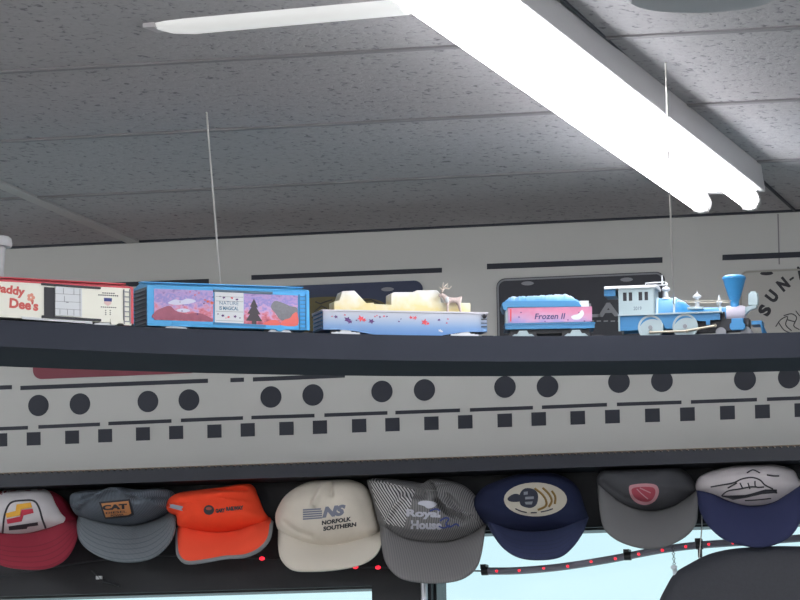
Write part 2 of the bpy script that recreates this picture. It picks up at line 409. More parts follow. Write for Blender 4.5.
for pts in ([(776,327),(781,320),(788,317),(786,325),(792,331)], [(779,323),(784,330),(790,333)], [(784,316),(792,314),(797,318),(794,326),(800,330)], [(796,311),(800,316),(806,320)], [(788,320),(795,322)]):
    b.tube([(lambda q: (q[0], -.0038, q[1]))(f(*p)) for p in catmull(pts, 4, False)], .0009, 5)
b.build('script_print', M['ink'], r)
plate('license_plate', 33, 199, 293.5, 'maroon license plate mostly hidden behind the train shelf', M['maroon'])

# ------------------------------------------------------------------ train shelf
H_LIP = 1.5+.757; LIP = .011; DECK = H_LIP-LIP; TH = .0392
edge = [(-60,316.5),(0,320),(50,322.5),(100,325),(150,327),(200,329),(300,332.6),(400,335.2),(500,336.2),(600,335.6),(700,334.3),(800,332.3),(880,330)]
ep = np.array([at_Z(x, y, H_LIP) for x, y in edge])
cf = np.polyfit(ep[:, 0], ep[:, 1], 4)
x0, x1 = at_Z(-260, 304, H_LIP)[0], at_Z(1000, 325, H_LIP)[0]
X_LO, X_HI = ep[0, 0], ep[-1, 0]
def front(x):
    if x < X_LO: return np.polyval(cf, X_LO)+np.polyval(np.polyder(cf), X_LO)*(x-X_LO)
    if x > X_HI: return np.polyval(cf, X_HI)+np.polyval(np.polyder(cf), X_HI)*(x-X_HI)
    return np.polyval(cf, x)
def fslope(x): return (front(x+1e-3)-front(x-1e-3))/2e-3
def offs(x, d):
    s = fslope(x); n = np.array([-s, 1])/math.hypot(s, 1); return np.array([x, front(x)])+n*d
def wid(x): return .285-.055*min(1, max(0, (x-X_LO)/(X_HI-X_LO)))
xs = np.linspace(at_Z(-260, 305, H_LIP)[0], at_Z(1200, 322, H_LIP)[0], 110)
def strip(d0, d1, z0, z1):                          # d1 None: out to the back edge of the shelf
    b = MB(); n = len(xs); vs = []
    for x in xs:
        p, q = offs(x, d0), offs(x, wid(x) if d1 is None else d1)
        vs += [(p[0], p[1], z0), (q[0], q[1], z0), (q[0], q[1], z1), (p[0], p[1], z1)]
    fs = [(4*i+j, 4*i+4+j, 4*i+4+(j+1) % 4, 4*i+(j+1) % 4) for i in range(n-1) for j in range(4)]
    b.add(vs, [f[::-1] for f in fs]+[(0, 1, 2, 3), (4*n-1, 4*n-2, 4*n-3, 4*n-4)]); return b
sh = empty('train_shelf', (ep[5, 0], ep[5, 1], H_LIP-TH), 0, 'long curved black train shelf hung from the ceiling by thin wires', 'shelf')
so = sh.location[:]
strip(.012, None, H_LIP-TH+.003, DECK).build('deck', M['shelf'], sh, off=so)
strip(0, .012, H_LIP-TH, H_LIP).build('front_lip', M['shelf'], sh, off=so)
tr = empty('toy_track', (*offs(ep[5, 0], .075), DECK), 0, 'three rail toy train track on top of the black shelf', 'train track')
to = tr.location[:]
for dd in (-.0165, 0, .0165): strip(.08+dd-.001, .08+dd+.001, DECK+.004, DECK+.0105).build('rail', M['metal'], tr, off=to)
b = MB()
for x in np.linspace(xs[1], xs[-2], 46):
    s = math.atan(fslope(x)); c = offs(x, .08); R2 = Matrix.Rotation(s, 3, 'Z')
    q = MB(); q.box((-.004, -.025, 0), (.004, .025, .004))
    b.add([R2 @ Vector(v)+Vector((c[0], c[1], DECK)) for v in q.v], q.f)
b.build('tie', M['blk2'], tr, smooth=False, off=to)['kind'] = 'stuff'
for (xt, yt, xb_, yb_, name) in [(206.5,112,218.5,290,'left'), (665.5,62,679.5,302,'right')]:
    # foot of the wire on the shelf's back edge, top on the ceiling
    best = min(xs, key=lambda x: abs(proj((*offs(x, wid(x)-.01), DECK))[0]-xb_-1.5)); q = offs(best, wid(best)-.01)
    p = at_Z(xt, yt, CEIL)
    b = MB(); b.tube([(q[0], q[1], DECK), tuple(p)], .0013, 8)
    wr = b.build('hanging_wire', M['wire'], off=(q[0], q[1], DECK)); wr.location = (q[0], q[1], DECK)
    tag(wr, 'thin hanging wire from the ceiling behind the %s' % ('light blue boxcar' if name == 'left' else 'locomotive'), 'wire', 'shelf hanging wires')

# ------------------------------------------------------------------ cars: placement helper
class Car:
    """root empty on the deck plus px->local conversion on a vertical plane of the car"""
    def __init__(s, name, xl, xr, rel, W, label, cat, ymid):
        th = PSI+math.radians(rel)                    # heading in the room
        d = np.array([math.cos(th), math.sin(th)]); nrm = np.array([-d[1], d[0]])
        xm = (xl+xr)/2
        best = min(np.linspace(xs[0]-.3, xs[-1], 4000), key=lambda x: abs(proj((*(offs(x, .08)-nrm*W/2), DECK+.05))[0]-xm))
        c = offs(best, .08)
        for it in range(3):
            P = np.array([*(c-nrm*W/2), DECK]); N = np.array([*nrm, 0])
            ul = (at_plane(xl, ymid, P, N)[:2]-c)@d; ur = (at_plane(xr, ymid, P, N)[:2]-c)@d
            c = c+d*(ul+ur)/2
        s.c, s.d, s.n, s.W, s.L = c, d, nrm, W, ur-ul
        s.root = empty(name, (c[0], c[1], DECK), th, label, cat, None)
    def at(s, x, y, off=None):                         # px -> local (x, z) on plane y_local = off
        off = -s.W/2 if off is None else off
        P = np.array([*(s.c+s.n*off), DECK]); N = np.array([*s.n, 0])
        q = at_plane(x, y, P, N); return float((q[:2]-s.c)@s.d), float(q[2]-DECK)
    def poly(s, pts, off=None): return [s.at(x, y, off) for x, y in pts]
    def flat(s, x, y, off):                            # text frame in px units at px (x,y)
        o = s.at(x, y, off); k = (s.at(x+5, y, off)[0]-s.at(x-5, y, off)[0])/10; kz = (s.at(x, y-5, off)[1]-s.at(x, y+5, off)[1])/10
        return lambda u, v: (o[0]+u*k, off, o[1]+v*kz)
RAILZ = .0105
def truck(root, x, m_frame, spread=.032, m_w=None, W=.05, zc=.0175, zf=None):
    """four wheels, a side frame and a bolster"""
    b = MB(); b.box((x-.006, -W/2+.004, .016), (x+.006, W/2-.004, .024)); 
    for sy in (-1, 1):
        y = sy*(W/2+.001)
        q = [(-spread*.62, .0165), (-spread*.45, .0205), (-.009, .0205), (-.006, .026), (.006, .026), (.009, .0205), (spread*.45, .0205), (spread*.62, .0165), (spread*.4, .0145), (.007, .016), (-.007, .016), (-spread*.4, .0145)]
        b.prism([(x+u, v) for u, v in q], y-.002, y+.002)
    t = b.build('truck', m_frame, root, smooth=False)
    for sx in (-1, 1):
        w = MB()
        w.cyl((x+sx*spread/2, -W/2+.003, zc), (x+sx*spread/2, W/2-.003, zc), .002, n=8)
        for sy in (-1, 1): w.cyl((x+sx*spread/2, sy*(W/2-.006), zc), (x+sx*spread/2, sy*(W/2-.002), zc), .007, n=18)
        w.build('wheelset', m_w or M['blk2'], t)
def leaf_shapes(b, pts, fn, rs=(2.2, 1.3)):
    """small five lobed leaves at px points"""
    for (x, y, r) in pts:
        P = []
        a0 = random.random()*6
        for k in range(10):
            q = a0+2*PI*k/10; rr = r*(1 if k % 2 == 0 else .5)*random.uniform(.8, 1.15); P.append(fn(x+rr*math.cos(q), y+rr*math.sin(q)*.8))
        yield P

# ---- blue boxcar with mural
def boxcar(car, zb, zt, m_body, m_roof, m_end, m_sill, ladder_px, wtop=.004):
    L, W = car.L, car.W; root = car.root
    b = MB(); b.box((-L/2, -W/2, zb), (L/2, W/2, zt)); 
    body = b.build('body', m_body, root, smooth=False)
    # pitched roof with running board
    b = MB(); q = [(-W/2-.0012, zt), (W/2+.0012, zt), (W/2+.0012, zt+.0022), (0, zt+.009), (-W/2-.0012, zt+.0022)]
    vs = [(-L/2-.002, y, z) for y, z in q]+[(L/2+.002, y, z) for y, z in q]; n = 5
    b.add(vs, [tuple(range(n))[::-1], tuple(range(n, 2*n))]+[(i, (i+1) % n, (i+1) % n+n, i+n) for i in range(n)])
    for k in range(12):
        x = -L/2+L*(k+.5)/12; b.add([(x-.001, -W/2-.0012, zt+.003), (x+.001, -W/2-.0012, zt+.003), (x+.001, 0, zt+.0098), (x-.001, 0, zt+.0098)], [(0, 1, 2, 3)])
    b.box((-L/2-.003, -.006, zt+.009), (L/2+.003, .006, zt+.0105)); b.build('roof', m_roof, root, smooth=False)
    for sx in (-1, 1):                                  # ribbed ends
        b = MB(); b.box((min(sx*L/2, sx*(L/2+.0015)), -W/2, zb), (max(sx*L/2, sx*(L/2+.0015)), W/2, zt))
        for k in range(9):
            z = zb+(zt-zb)*(k+.7)/9.5
            b.cyl((sx*(L/2+.0015), -W/2+.003, z), (sx*(L/2+.0015), W/2-.003, z), .0018, n=8)
        b.build('end_panel', m_end, root)
        for sy in (-1, 1):                               # corner posts
            b = MB(); b.box((sx*L/2-.0025, sy*W/2-.0016, zb), (sx*L/2+.0025, sy*W/2+.0016, zt+.001))
            b.build('corner_post', m_roof, root, smooth=False)
        b = MB(); b.box((min(sx*L/2, sx*(L/2+.02)), -.004, .015), (max(sx*L/2, sx*(L/2+.02)), .004, .021)); b.ball((sx*(L/2+.016), 0, .018), .006)
        b.build('coupler', M['blk2'], root)
    b = MB(); b.box((-L/2+.01, -.012, .0225), (L/2-.01, .012, zb)); b.build('underframe', M['blk2'], root, smooth=False)
    for sx in (-1, 1): truck(root, sx*(L/2-.045), m_sill)
    return body
def ladder(car, xa, xb, ya, yb, n, m, slope=0):
    b = MB(); off = -car.W/2
    for x in (xa, xb):
        p, q = car.at(x, ya), car.at(x, yb+0); b.box((p[0]-.0008, off-.0022, q[1]), (p[0]+.0008, off, p[1]))
    for k in range(n):
        y = ya+(yb-ya)*(k+.5)/n
        p, q = car.at(xa, y), car.at(xb, y)
        b.box((p[0], off-.0026, p[1]-.0007), (q[0], off-.0012, p[1]+.0007))
    return b.build('ladder', m, car.root, smooth=False)
def panel(car, pts, name, m, off=.0006, uvflip=False):
    q = car.poly(pts); y = -car.W/2-off
    b = MB(); b.prism(q, y, -car.W/2+.0005); b.uv[0] = None
    me = None
    xsn = [p[0] for p in q]; zsn = [p[1] for p in q]
    for i in range(len(b.f)): b.uv[i] = [((b.v[k][0]-min(xsn))/(max(xsn)-min(xsn))*(max(xsn)-min(xsn))/.05, (b.v[k][2]-min(zsn))/(max(zsn)-min(zsn))) for k in b.f[i]]
    return b.build(name, m, car.root, smooth=False)

car = Car('toy_boxcar', 148.5, 307.5, 23, .060, 'light blue toy boxcar with pink and violet sunset pictures and white door', 'toy train car', 308)
zb = car.at(150, 325.5)[1]; zt = car.at(230, 289.2)[1]
boxcar(car, zb, zt, M['blue'], M['blue'], M['bluedk'], M['white'], None)
mur = panel(car, [(154,288.8),(213,290.6),(213,321.8),(154,319.8)], 'picture_panel', mat_mural('sunset_print', 1.3))
mur2 = panel(car, [(243.8,293.6),(297.8,295.6),(297.8,325.6),(243.8,324)], 'picture_panel', mat_mural('sunset_print_far', 4.1))
yo = -car.W/2-.0009
def decal(car, parent, name, m, polys, off):
    for P in polys:                                      # each print its own piece
        b = MB(); b.prism(P, off, off+.0004)
        o = b.build(name, m, car.root, smooth=False)
        if parent: o.parent = parent
    return o
cfn = lambda x, y: car.at(x, y, yo)
# the prints: pale snow drift, dark fir shrubs, grey boulder, loose leaves
decal(car, mur, 'snow_drift_print', mat('print_snow', (200, 200, 222), .5), [[cfn(*p) for p in catmull(q, 5)] for q in ([(168,303),(175,299.5),(181,300.5),(188,298.5),(196,301),(190,303.5),(182,304.5),(176,305)], [(176,310),(184,308.5),(190,310.5),(184,312.5)],)], yo)
decal(car, mur, 'ridge_print', mat('print_ridge', (150, 74, 98), .5, noise=.35, nscale=120), [[cfn(*p) for p in catmull(q, 5)] for q in ([(154.5,318.5),(155,312),(162,308),(170,306),(176,311),(186,314),(198,313),(207,316),(212,320.5),(190,320.2)],)], yo)
decal(car, mur, 'leaf_print', M['leafo'], list(leaf_shapes(None, [(208,301.5,2.4),(212,303,2.6),(205,300,1.5),(195,295,1.2),(199,293,1.1),(190,292,1)], cfn)), yo-.0002)
decal(car, mur, 'dark_leaf_print', M['leafp'], list(leaf_shapes(None, [(204,303.5,1.3),(197.5,314,1.5),(213,297,1.2),(183,305,1),(182,311,1.1),(180,302,1)], cfn)), yo-.0003)
decal(car, mur2, 'shrub_print', mat('print_shrub', (52, 42, 52), .5), [[cfn(*p) for p in q] for q in ([(252,324),(252,321),(246,320.5),(250,314),(247.5,313.5),(251.5,307),(250,306.5),(254,298.5),(258,307.5),(256.5,307.5),(260.5,314.5),(258,314.5),(262.5,321.5),(256.5,321.2),(256.5,324.3)],)], yo)
decal(car, mur2, 'boulder_print', mat('print_boulder', (112, 112, 120), .5, noise=.3, nscale=300), [[cfn(*p) for p in catmull(q, 5)] for q in ([(271,307),(275,301),(283,303),(290,306),(297,308),(297,316),(290,320),(281,320),(276,314)],)], yo)
decal(car, mur2, 'red_bush_print', mat('print_bush', (214, 92, 84), .5), [[cfn(*p) for p in catmull(q, 5)] for q in ([(281,325),(284,320),(290,318),(293,314),(297,313),(297.4,325.4)], [(263,324.5),(268,321),(276,320),(280,325)])], yo-.0002)
dr = panel(car, [(214.5,290.6),(243.2,292),(243.2,323.5),(214.5,322.2)], 'door', M['white'], off=.002)
b = MB(); o2 = -car.W/2-.0024
put_text(b, 'NATURE', car.flat(229, 303.2, o2), 19, 3.4, bold=.0); put_text(b, 'IS MAGICAL', car.flat(229, 308.3, o2), 19, 3.8, bold=.03)
tx = b.build('lettering', mat('door_teal_ink', (70, 110, 140), .6), car.root, smooth=False); tx.parent = dr
cfd = lambda x, y: car.at(x, y, o2)
decal(car, dr, 'leaf_print', M['leafp'], list(leaf_shapes(None, [(224,297.5,1.9),(237,299.5,1.9),(220,296.5,1),(223,315.5,1.9),(235,316.5,2),(240,318,1.1),(218,314,1)], cfd)), o2)
decal(car, dr, 'red_leaf_print', M['leafr'], list(leaf_shapes(None, [(232,298,1.6),(228.5,317,1.7),(226,318,.9)], cfd)), o2)
b = MB()
for ya in (296.5, 301, 311.3, 320.5):
    p, q = car.at(215.5, ya), car.at(242.5, ya+1); b.box((p[0], o2, (p[1]+q[1])/2-.0003), (q[0], o2+.0006, (p[1]+q[1])/2+.0003))
o = b.build('door_groove', M['pgrey'], car.root, smooth=False); o.parent = dr
for (pts, m) in (([(213,289.7),(272,292),(272,294.3),(213,292)], M['bluedk']), ([(213,322.3),(265,325),(265,327.3),(213,324.6)], M['blue2'])):
    panel(car, pts, 'door_rail', m, off=.003)
ladder(car, 299, 305.5, 294.5, 330, 9, M['blue2'])
panel(car, [(172,322),(215,323.5),(298,326.6),(298,329.2),(285,329.3),(281,331.4),(277,331),(275,329),(215,327.5),(206,324.5),(172,323.5)], 'side_sill', M['blue'], off=.0014)

# ---- cream boxcar with red roof
car = Car('toy_boxcar', -50, 131.5, 31, .060, 'cream toy boxcar with red roof and red lettering at the left', 'toy train car', 300)
zb = car.at(100, 322)[1]; zt = car.at(60, 284.6)[1]
body = boxcar(car, zb, zt, M['cream'], M['red'], M['red'], M['white'], None)
o2 = -car.W/2-.0004
b = MB(); 
put_text(b, 'Daddy', car.flat(8.5, 290.6, o2), 33, 11.4, bold=.045, rot=-.11); put_text(b, 'Dee\'s', car.flat(24, 304.3, o2), 29, 10.6, bold=.045, rot=-.07)
b.build('lettering', M['inkred'], car.root, smooth=False)
b = MB(); p = car.at(31, 297.5, o2)
for k in range(5):
    q = 2*PI*k/5; b.cyl((p[0]+.004*math.cos(q), o2, p[1]+.004*math.sin(q)), (p[0]+.004*math.cos(q), o2+.0004, p[1]+.004*math.sin(q)), .0028, n=10)
b.build('flower_print', mat('flower_peach', (226, 150, 130), .6), car.root, smooth=False)
panel(car, [(44,287),(54.5,287.7),(54.5,318),(44,317.2)], 'door_opening', M['ink'], off=.0008)
dr = panel(car, [(54.5,286.5),(81,288.8),(81,317),(54.5,315.5)], 'door', M['white'], off=.003)
b = MB(); o3 = -car.W/2-.0034
for (xa, ya, xb, yb) in ((54.8,293.3,80.8,295),(54.8,301,80.8,302.5),(54.8,308.5,80.8,310),):
    p, q = car.at(xa, ya, o3), car.at(xb, yb, o3); b.box((p[0], o3, (p[1]+q[1])/2-.0003), (q[0], o3+.0006, (p[1]+q[1])/2+.0003))
for xx, ya, yb in ((63.5,288,294),(74,288.6,294.5),(64.5,296,302),(60,309,314.6),(67.5,309.5,315),(74,310,315.5),(80,289,316)):
    p, q = car.at(xx, ya, o3), car.at(xx, yb, o3); b.box((p[0]-.0003, o3, q[1]), (p[0]+.0003, o3+.0006, p[1]))
p = car.at(67.5, 302.2, o3); b.box((p[0]-.002, o3, p[1]-.0008), (p[0]+.002, o3+.0006, p[1]+.0004))
o = b.build('door_groove', M['pgrey'], car.root, smooth=False); o.parent = dr
panel(car, [(41,283),(100,287.4),(100,289.3),(41,285.2)], 'door_rail', M['ink'], off=.003)
panel(car, [(41.5,315.5),(100,319.3),(100,321.5),(41.5,317.8)], 'door_rail', M['ink'], off=.004)
panel(car, [(21,316.5),(45,318.5),(92,321.3),(92,324),(22,319)], 'side_sill', M['white'], off=.0014)
panel(car, [(110,319),(131,321),(131,325.5),(124,325.2),(122,323.5),(118,323.3),(116,325),(111,324.6)], 'end_sill', M['cream'], off=.0014)
ladder(car, 123.5, 129.5, 289.5, 324, 7, M['pgrey'])
b = MB()
for (xa, xb, yy, th) in ((102,115,293.1,1.2),(98,118.5,295.3,1.3),(100.5,116.5,307.2,.9)):
    n = int((xb-xa)/2.0)
    for k in range(n):
        x = xa+(xb-xa)*(k+.5)/n; p = car.at(x, yy+(x-107)*.05, o2); b.box((p[0]-.0011, o2, p[1]-th*.0007), (p[0]+.0011, o2+.0004, p[1]+th*.0007))
for xx in (105.8, 110.3):
    for yy in (310.5, 312.7, 314.5):
        p = car.at(xx, yy, o2); b.box((p[0]-.0009, o2, p[1]-.0007), (p[0]+.0009, o2+.0004, p[1]+.0007))
b.build('small_print', M['ink'], car.root, smooth=False)
decal(car, None, 'shield_emblem', mat('shield_pale', (222, 190, 186), .6), [car.poly([(104,301.2),(111.6,301.6),(111.2,303.8),(108,306),(104.6,303.6)], o2)], o2)
decal(car, None, 'shield_band', M['inkblue'], [car.poly([(104,297.8),(112,298.2),(111.8,301.6),(104.2,301.2)], o2)], o2)

# ---- gondola
car = Car('toy_gondola_car', 323, 487, 16, .058, 'white to blue toy gondola car with scattered leaf prints', 'toy train car', 320)
L, W = car.L, car.W
zrim = car.at(400, 311.6)[1]; zlow = car.at(400, 335.6)[1]; zend = car.at(330, 329.6)[1]
mg = mat_grad('gondola_fade', zlow, zrim, [(0, (76, 126, 188)), (.35, (112, 148, 194)), (.75, (168, 178, 196)), (1, (186, 188, 198))])
side = [(-L/2, zrim), (-L/2, zend)]+[( -L/2+L*t, z) for t, z in ((.13, zend), (.2, zend-.002), (.32, zlow+.0005), (.36, zlow), (.66, zlow), (.7, zlow+.0005), (.82, zend-.002), (.88, zend))]+[(L/2, zend), (L/2, zrim)]
b = MB(); b.prism(side, -W/2, -W/2+.002); b.prism(side, W/2-.002, W/2)
b.box((-L/2, -W/2+.002, zend), (L/2, W/2-.002, zend+.004))
for sx in (-1, 1): b.box((min(sx*L/2, sx*(L/2-.002)), -W/2, zend), (max(sx*L/2, sx*(L/2-.002)), W/2, zrim))
body = b.build('body', mg, car.root, smooth=False)
b = MB(); t = .0022
for sy in (-1, 1): b.box((-L/2-.001, sy*W/2-t, zrim-.0012), (L/2+.001, sy*W/2+t, zrim+.0012))
for sx in (-1, 1): b.box((sx*L/2-t, -W/2, zrim-.0012), (sx*L/2+t, W/2, zrim+.0012))
b.build('rim', mat('gondola_rim', (196, 194, 204), .4), car.root, smooth=False)
o2 = -W/2-.0005; cf_ = lambda x, y: car.at(x, y, o2)
decal(car, body, 'leaf_print', M['leafp'], list(leaf_shapes(None, [(336,316.8,2.2),(347.5,319.5,4),(350,321.5,3),(371.5,321.2,3.4),(356.5,320.3,1.2),(399,321.5,1.2),(401,319,.9),(439,320,1.8),(380,317,1.4),(387,316.5,1.3)], cf_)), o2)
decal(car, body, 'red_leaf_print', M['leafr'], list(leaf_shapes(None, [(361,318.5,4.2),(364,320,3),(411,317.5,2.4),(415,317.8,2.6),(424.5,322,4.2),(428,323.5,2.2),(375,316.5,1.2),(384,316.2,1.5),(345,315,1.2),(448,319,1.1),(447,323,1.2),(332,316.4,1.1),(377,315.6,1)], cf_)), o2)
decal(car, body, 'white_print', M['white'], list(leaf_shapes(None, [(440,330.5,2.2),(442,331.5,1.4)], cf_)), o2)
for (xa, xb) in ((481, 486.5),):
    b = MB()
    for k in range(4):
        p, q = car.at(xa, 316+k*3.6), car.at(xb, 316+k*3.6); b.box((p[0], -W/2-.003, p[1]-.0006), (q[0], -W/2-.0015, p[1]+.0006))
    p = car.at(484, 316.5); b.ball((p[0], -W/2-.002, p[1]), .0035, 8)
    b.build('grab_iron', M['ink'], car.root)
b = MB()
for k in range(5): b.cyl((-L/2-.0008, -W/2+.004, zend+(zrim-zend)*(k+.5)/5), (-L/2-.0008, W/2-.004, zend+(zrim-zend)*(k+.5)/5), .0012, n=8)
b.build('end_rib', M['blue2'], car.root)
for sx in (-1, 1):
    truck(car.root, sx*(L/2-.036), M['white'], spread=.034)
    b = MB(); b.box((sx*(L/2-.036)-.0225, -W/2-.001, .0165), (sx*(L/2-.036)+.0225, -W/2+.003, .0195)); b.build('truck_bar', M['white'], car.root, smooth=False)
    b = MB(); b.box((min(sx*L/2, sx*(L/2+.018)), -.004, .015), (max(sx*L/2, sx*(L/2+.018)), .004, .021)); b.build('coupler', M['blk2'], car.root, smooth=False)
gond = car
# load: pale ice blocks lying in the gondola
off = -.012
pts = [(334,313),(334,301.5),(339,300.5),(342.5,291),(354.5,290.5),(366.5,303),(374,302.6),(374,304),(391,304.6),(391,294),(394,292.2),(414,292),(417,290.2),(437,290.2),(440,293),(441,302.5),(470.5,303),(470.5,315)]
q = car.poly(pts, off); zf = zend+.0042
q = [(x, z) for x, z in q]; q[0] = (q[0][0], zf); q[-1] = (q[-1][0], zf)
ml = mat_grad('ice_load', zf+.012, max(z for x, z in q), [(0, (222, 204, 142)), (.4, (224, 208, 150)), (.72, (226, 220, 200)), (1, (232, 232, 234))], noise=.9)
b = MB(); b.prism(q, off, .018)
lo = b.build('ice_block_load', ml, smooth=False, bevel=.0018)
lo.location = car.root.location; lo.rotation_euler = car.root.rotation_euler
tag(lo, 'cream and white stepped ice block load sitting in the gondola car', 'toy train load')
# small reindeer standing in front of the load
def skin(name, verts, edges, rad, m, parent, lvl=2):
    me = bpy.data.meshes.new(name); me.from_pydata(verts, edges, []); o = bpy.data.objects.new(name, me); C.objects.link(o)
    me.materials.append(m)
    sk = o.modifiers.new('skin', 'SKIN'); sk.use_smooth_shade = True
    for i, r in enumerate(rad): me.skin_vertices[0].data[i].radius = (r, r)
    me.skin_vertices[0].data[0].use_root = True
    ss = o.modifiers.new('sub', 'SUBSURF'); ss.levels = lvl; ss.render_levels = lvl
    if parent: o.parent = parent
    return o
oy = -.0205
base = car.at(452, 311, oy)
k = 1/ (F/6.55)                                     # metres per px here
X = lambda x: car.at(x, 300, oy)[0]; Zz = lambda y: car.at(450, y, oy)[1]
rd = empty('toy_reindeer', tuple(np.array([*(car.c+car.d*base[0]+car.n*oy), DECK+zf])), car.root.rotation_euler.z, 'small pale toy reindeer with antlers standing at the right end of the ice block load', 'toy animal')
A = lambda x, y, dy=0: (X(x)-base[0], dy, Zz(y)-zf)
hz = lambda: 0
V = [A(453,300), A(447.5,300.5), A(445,297.5), A(442,294.8), A(438.5,296.2), A(459,300.5),                     # trunk, chest, neck, head, muzzle, rump
     A(447,305,-.003), (A(446,0)[0], -.003, .010), (A(445.5,0)[0], -.003, .001), A(448,305,.003), (A(449,0)[0], .003, .010), (A(448.5,0)[0], .003, .001),
     A(458.5,304.5,-.003), (A(462,0)[0], -.003, .011), (A(460.5,0)[0], -.003, .001), A(459,304.5,.003), (A(464.5,0)[0], .003, .011), (A(463.5,0)[0], .003, .001), A(461.5,296)]
ed = [(0,1),(1,2),(2,3),(3,4),(0,5),(1,6),(6,7),(7,8),(1,9),(9,10),(10,11),(5,12),(12,13),(13,14),(5,15),(15,16),(16,17),(5,18)]
rad = [.0048,.0056,.0040,.0036,.0022,.0046,.0018,.0011,.0013,.0018,.0011,.0013,.0024,.0011,.0013,.0024,.0011,.0013,.0018]
mr = mat('reindeer_plush', (196, 178, 174), .7, noise=.38, nscale=260)
skin('body', V, ed, rad, mr, rd)
for sy in (-1, 1):
    b = MB(); y = sy*.003
    tr_ = [A(442,292.5,sy*.0015), A(443.5+sy,289,y), A(444+sy*2,285.5,y*1.6), A(446+sy*3.2,283,y*2)]
    b.tube(tr_, [.0011, .001, .0009, .0005], 6)
    b.tube([A(443.8+sy*1.2,288,y*1.2), A(448+sy*2,288.5,y*1.8), A(450+sy*3,285.5,y*2)], [.0009, .0008, .0004], 6)
    b.tube([A(443.2+sy,290.5,y), A(440+sy*1.5,287.5,y*1.6)], [.0008, .0004], 6)
    b.build('antler', mat('antler_tan', (206, 192, 182), .6), rd)
b = MB(); b.ball(A(446.6,300.2,-.002), .0046, 12, sc=(.85, .9, 1.25)); b.build('chest_fur', M['white'], rd)
b = MB(); b.ball(A(440.6,294.2,-.0036), .0008, 8); b.ball(A(440.6,294.2,.0036), .0008, 8); b.build('eye', M['ink'], rd)

# ---- tender
car = Car('toy_tender', 505, 593, 1, .056, 'light blue toy coal tender with pink printed sides behind the locomotive', 'toy train car', 315)
L, W = car.L, car.W
z = lambda y, x=549: car.at(x, y)[1]
b = MB(); b.box((-L/2+.001, -W/2+.002, z(323)), (L/2-.004, W/2-.002, z(307))); body = b.build('body', M['mint'], car.root, smooth=False)
b = MB(); b.box((-L/2, -W/2-.001, z(328.8)), (L/2+.002, W/2+.001, z(324.2))); b.box((-L/2-.001, -W/2-.0028, z(324.2)), (L/2+.003, W/2+.0028, z(323))); b.build('deck_sill', M['blue2'], car.root, smooth=False)
pp = panel(car, [(508,308),(592,306.5),(592,321.5),(508,323)], 'picture_panel', mat_grad('tender_pink', z(323), z(307), [(0, (150, 138, 190)), (.3, (188, 142, 178)), (.7, (198, 124, 156)), (1, (188, 116, 150))], noise=1.2), off=.0004)
o2 = -W/2-.0007
b = MB(); put_text(b, 'Frozen II', car.flat(550, 316.2, o2), 31, 5.8, bold=.02, shear=.2); o = b.build('lettering', mat('tender_ink', (66, 60, 108), .6), car.root, smooth=False); o.parent = pp
cf_ = lambda x, y: car.at(x, y, o2)
decal(car, pp, 'leaf_print', M['leafp'], list(leaf_shapes(None, [(519,317,1.2),(521,312.5,1.1),(568,320,1.2),(584.5,321,1.1),(545,321.5,1),(579,312.5,1)], cf_)), o2)
decal(car, pp, 'white_print', M['white'], [[cf_(*p) for p in catmull(q, 5)] for q in ([(571,317),(574,315),(578,314),(582,310),(584,314),(580,319),(574,319.5)],)], o2)
decal(car, pp, 'red_stripe_print', M['leafr'], [car.poly([(510,309),(511.5,309),(511.5,321.5),(510,321.5)], o2)], o2)
# flared coal bunker collar with round rear end
b = MB(); q = catmull([(503.5,310),(501.8,305),(503,302.3),(507,301)], 5, False)
col = [car.at(*p) for p in q]+[car.at(575,300.6), car.at(579,302.3), car.at(581.5,306)]
col += [car.at(581,306.8), car.at(508,307.4), car.at(506,311)]
b.prism(col, -W/2-.001, W/2+.001); b.build('collar', M['blue2'], car.root, bevel=.0006)
# bumpy icy load
n, m_ = 40, 12; b = MB(); vs = []
xa, xb = car.at(504, 300)[0], car.at(581, 300)[0]; zl = z(301)-.0015
rnd = [[random.random() for _ in range(m_+1)] for _ in range(n+1)]
for i in range(n+1):
    t = i/n
    e = min(1, (t/.09)**.5) if t < .09 else (1 if t < .8 else max(0, 1-((t-.8)/.2)**1.4))
    hh = (.0085+.005*t)*e
    for j in range(m_+1):
        v = j/m_*2-1; vs.append((xa+(xb-xa)*t, (v*.9 if 0 < j < m_ else v)*W/2*.97, zl-.001 if j in (0, m_) else zl+hh*(1-.25*v*v)+rnd[i][j]*.0028*e))
b.add(vs, [(i*(m_+1)+j, (i+1)*(m_+1)+j, (i+1)*(m_+1)+j+1, i*(m_+1)+j+1) for i in range(n) for j in range(m_)])
b.add([(xa, -W/2*.97, zl-.001), (xb, -W/2*.97, zl-.001), (xb, W/2*.97, zl-.001), (xa, W/2*.97, zl-.001)], [(0, 3, 2, 1)])
b.build('icy_load', mat_grad('ice_blue', z(300), z(293), [(0, (84, 148, 206)), (.4, (130, 178, 216)), (.8, (186, 202, 218)), (1, (110, 158, 208))], noise=1.0), car.root, smooth=False)
b = MB(); p, q = car.at(579.5, 300.5), car.at(589, 307); b.box((p[0], -W/2+.004, q[1]), (q[0], W/2-.004, p[1])); b.build('tool_box', M['white'], car.root, smooth=False, bevel=.0006)
b = MB(); b.box((-L/2+.008, -.02, .022), (L/2-.006, .02, z(328.8)+.001)); b.build('underframe', M['blk2'], car.root, smooth=False)
for xx in (523, 576): truck(car.root, car.at(xx, 330)[0], M['mint'], spread=.03, zc=.0175)
b = MB(); b.box((L/2, -.004, .016), (L/2+.016, .004, .021)); b.box((-L/2-.016, -.004, .016), (-L/2, .004, .021)); b.build('coupler', M['blk2'], car.root, smooth=False)

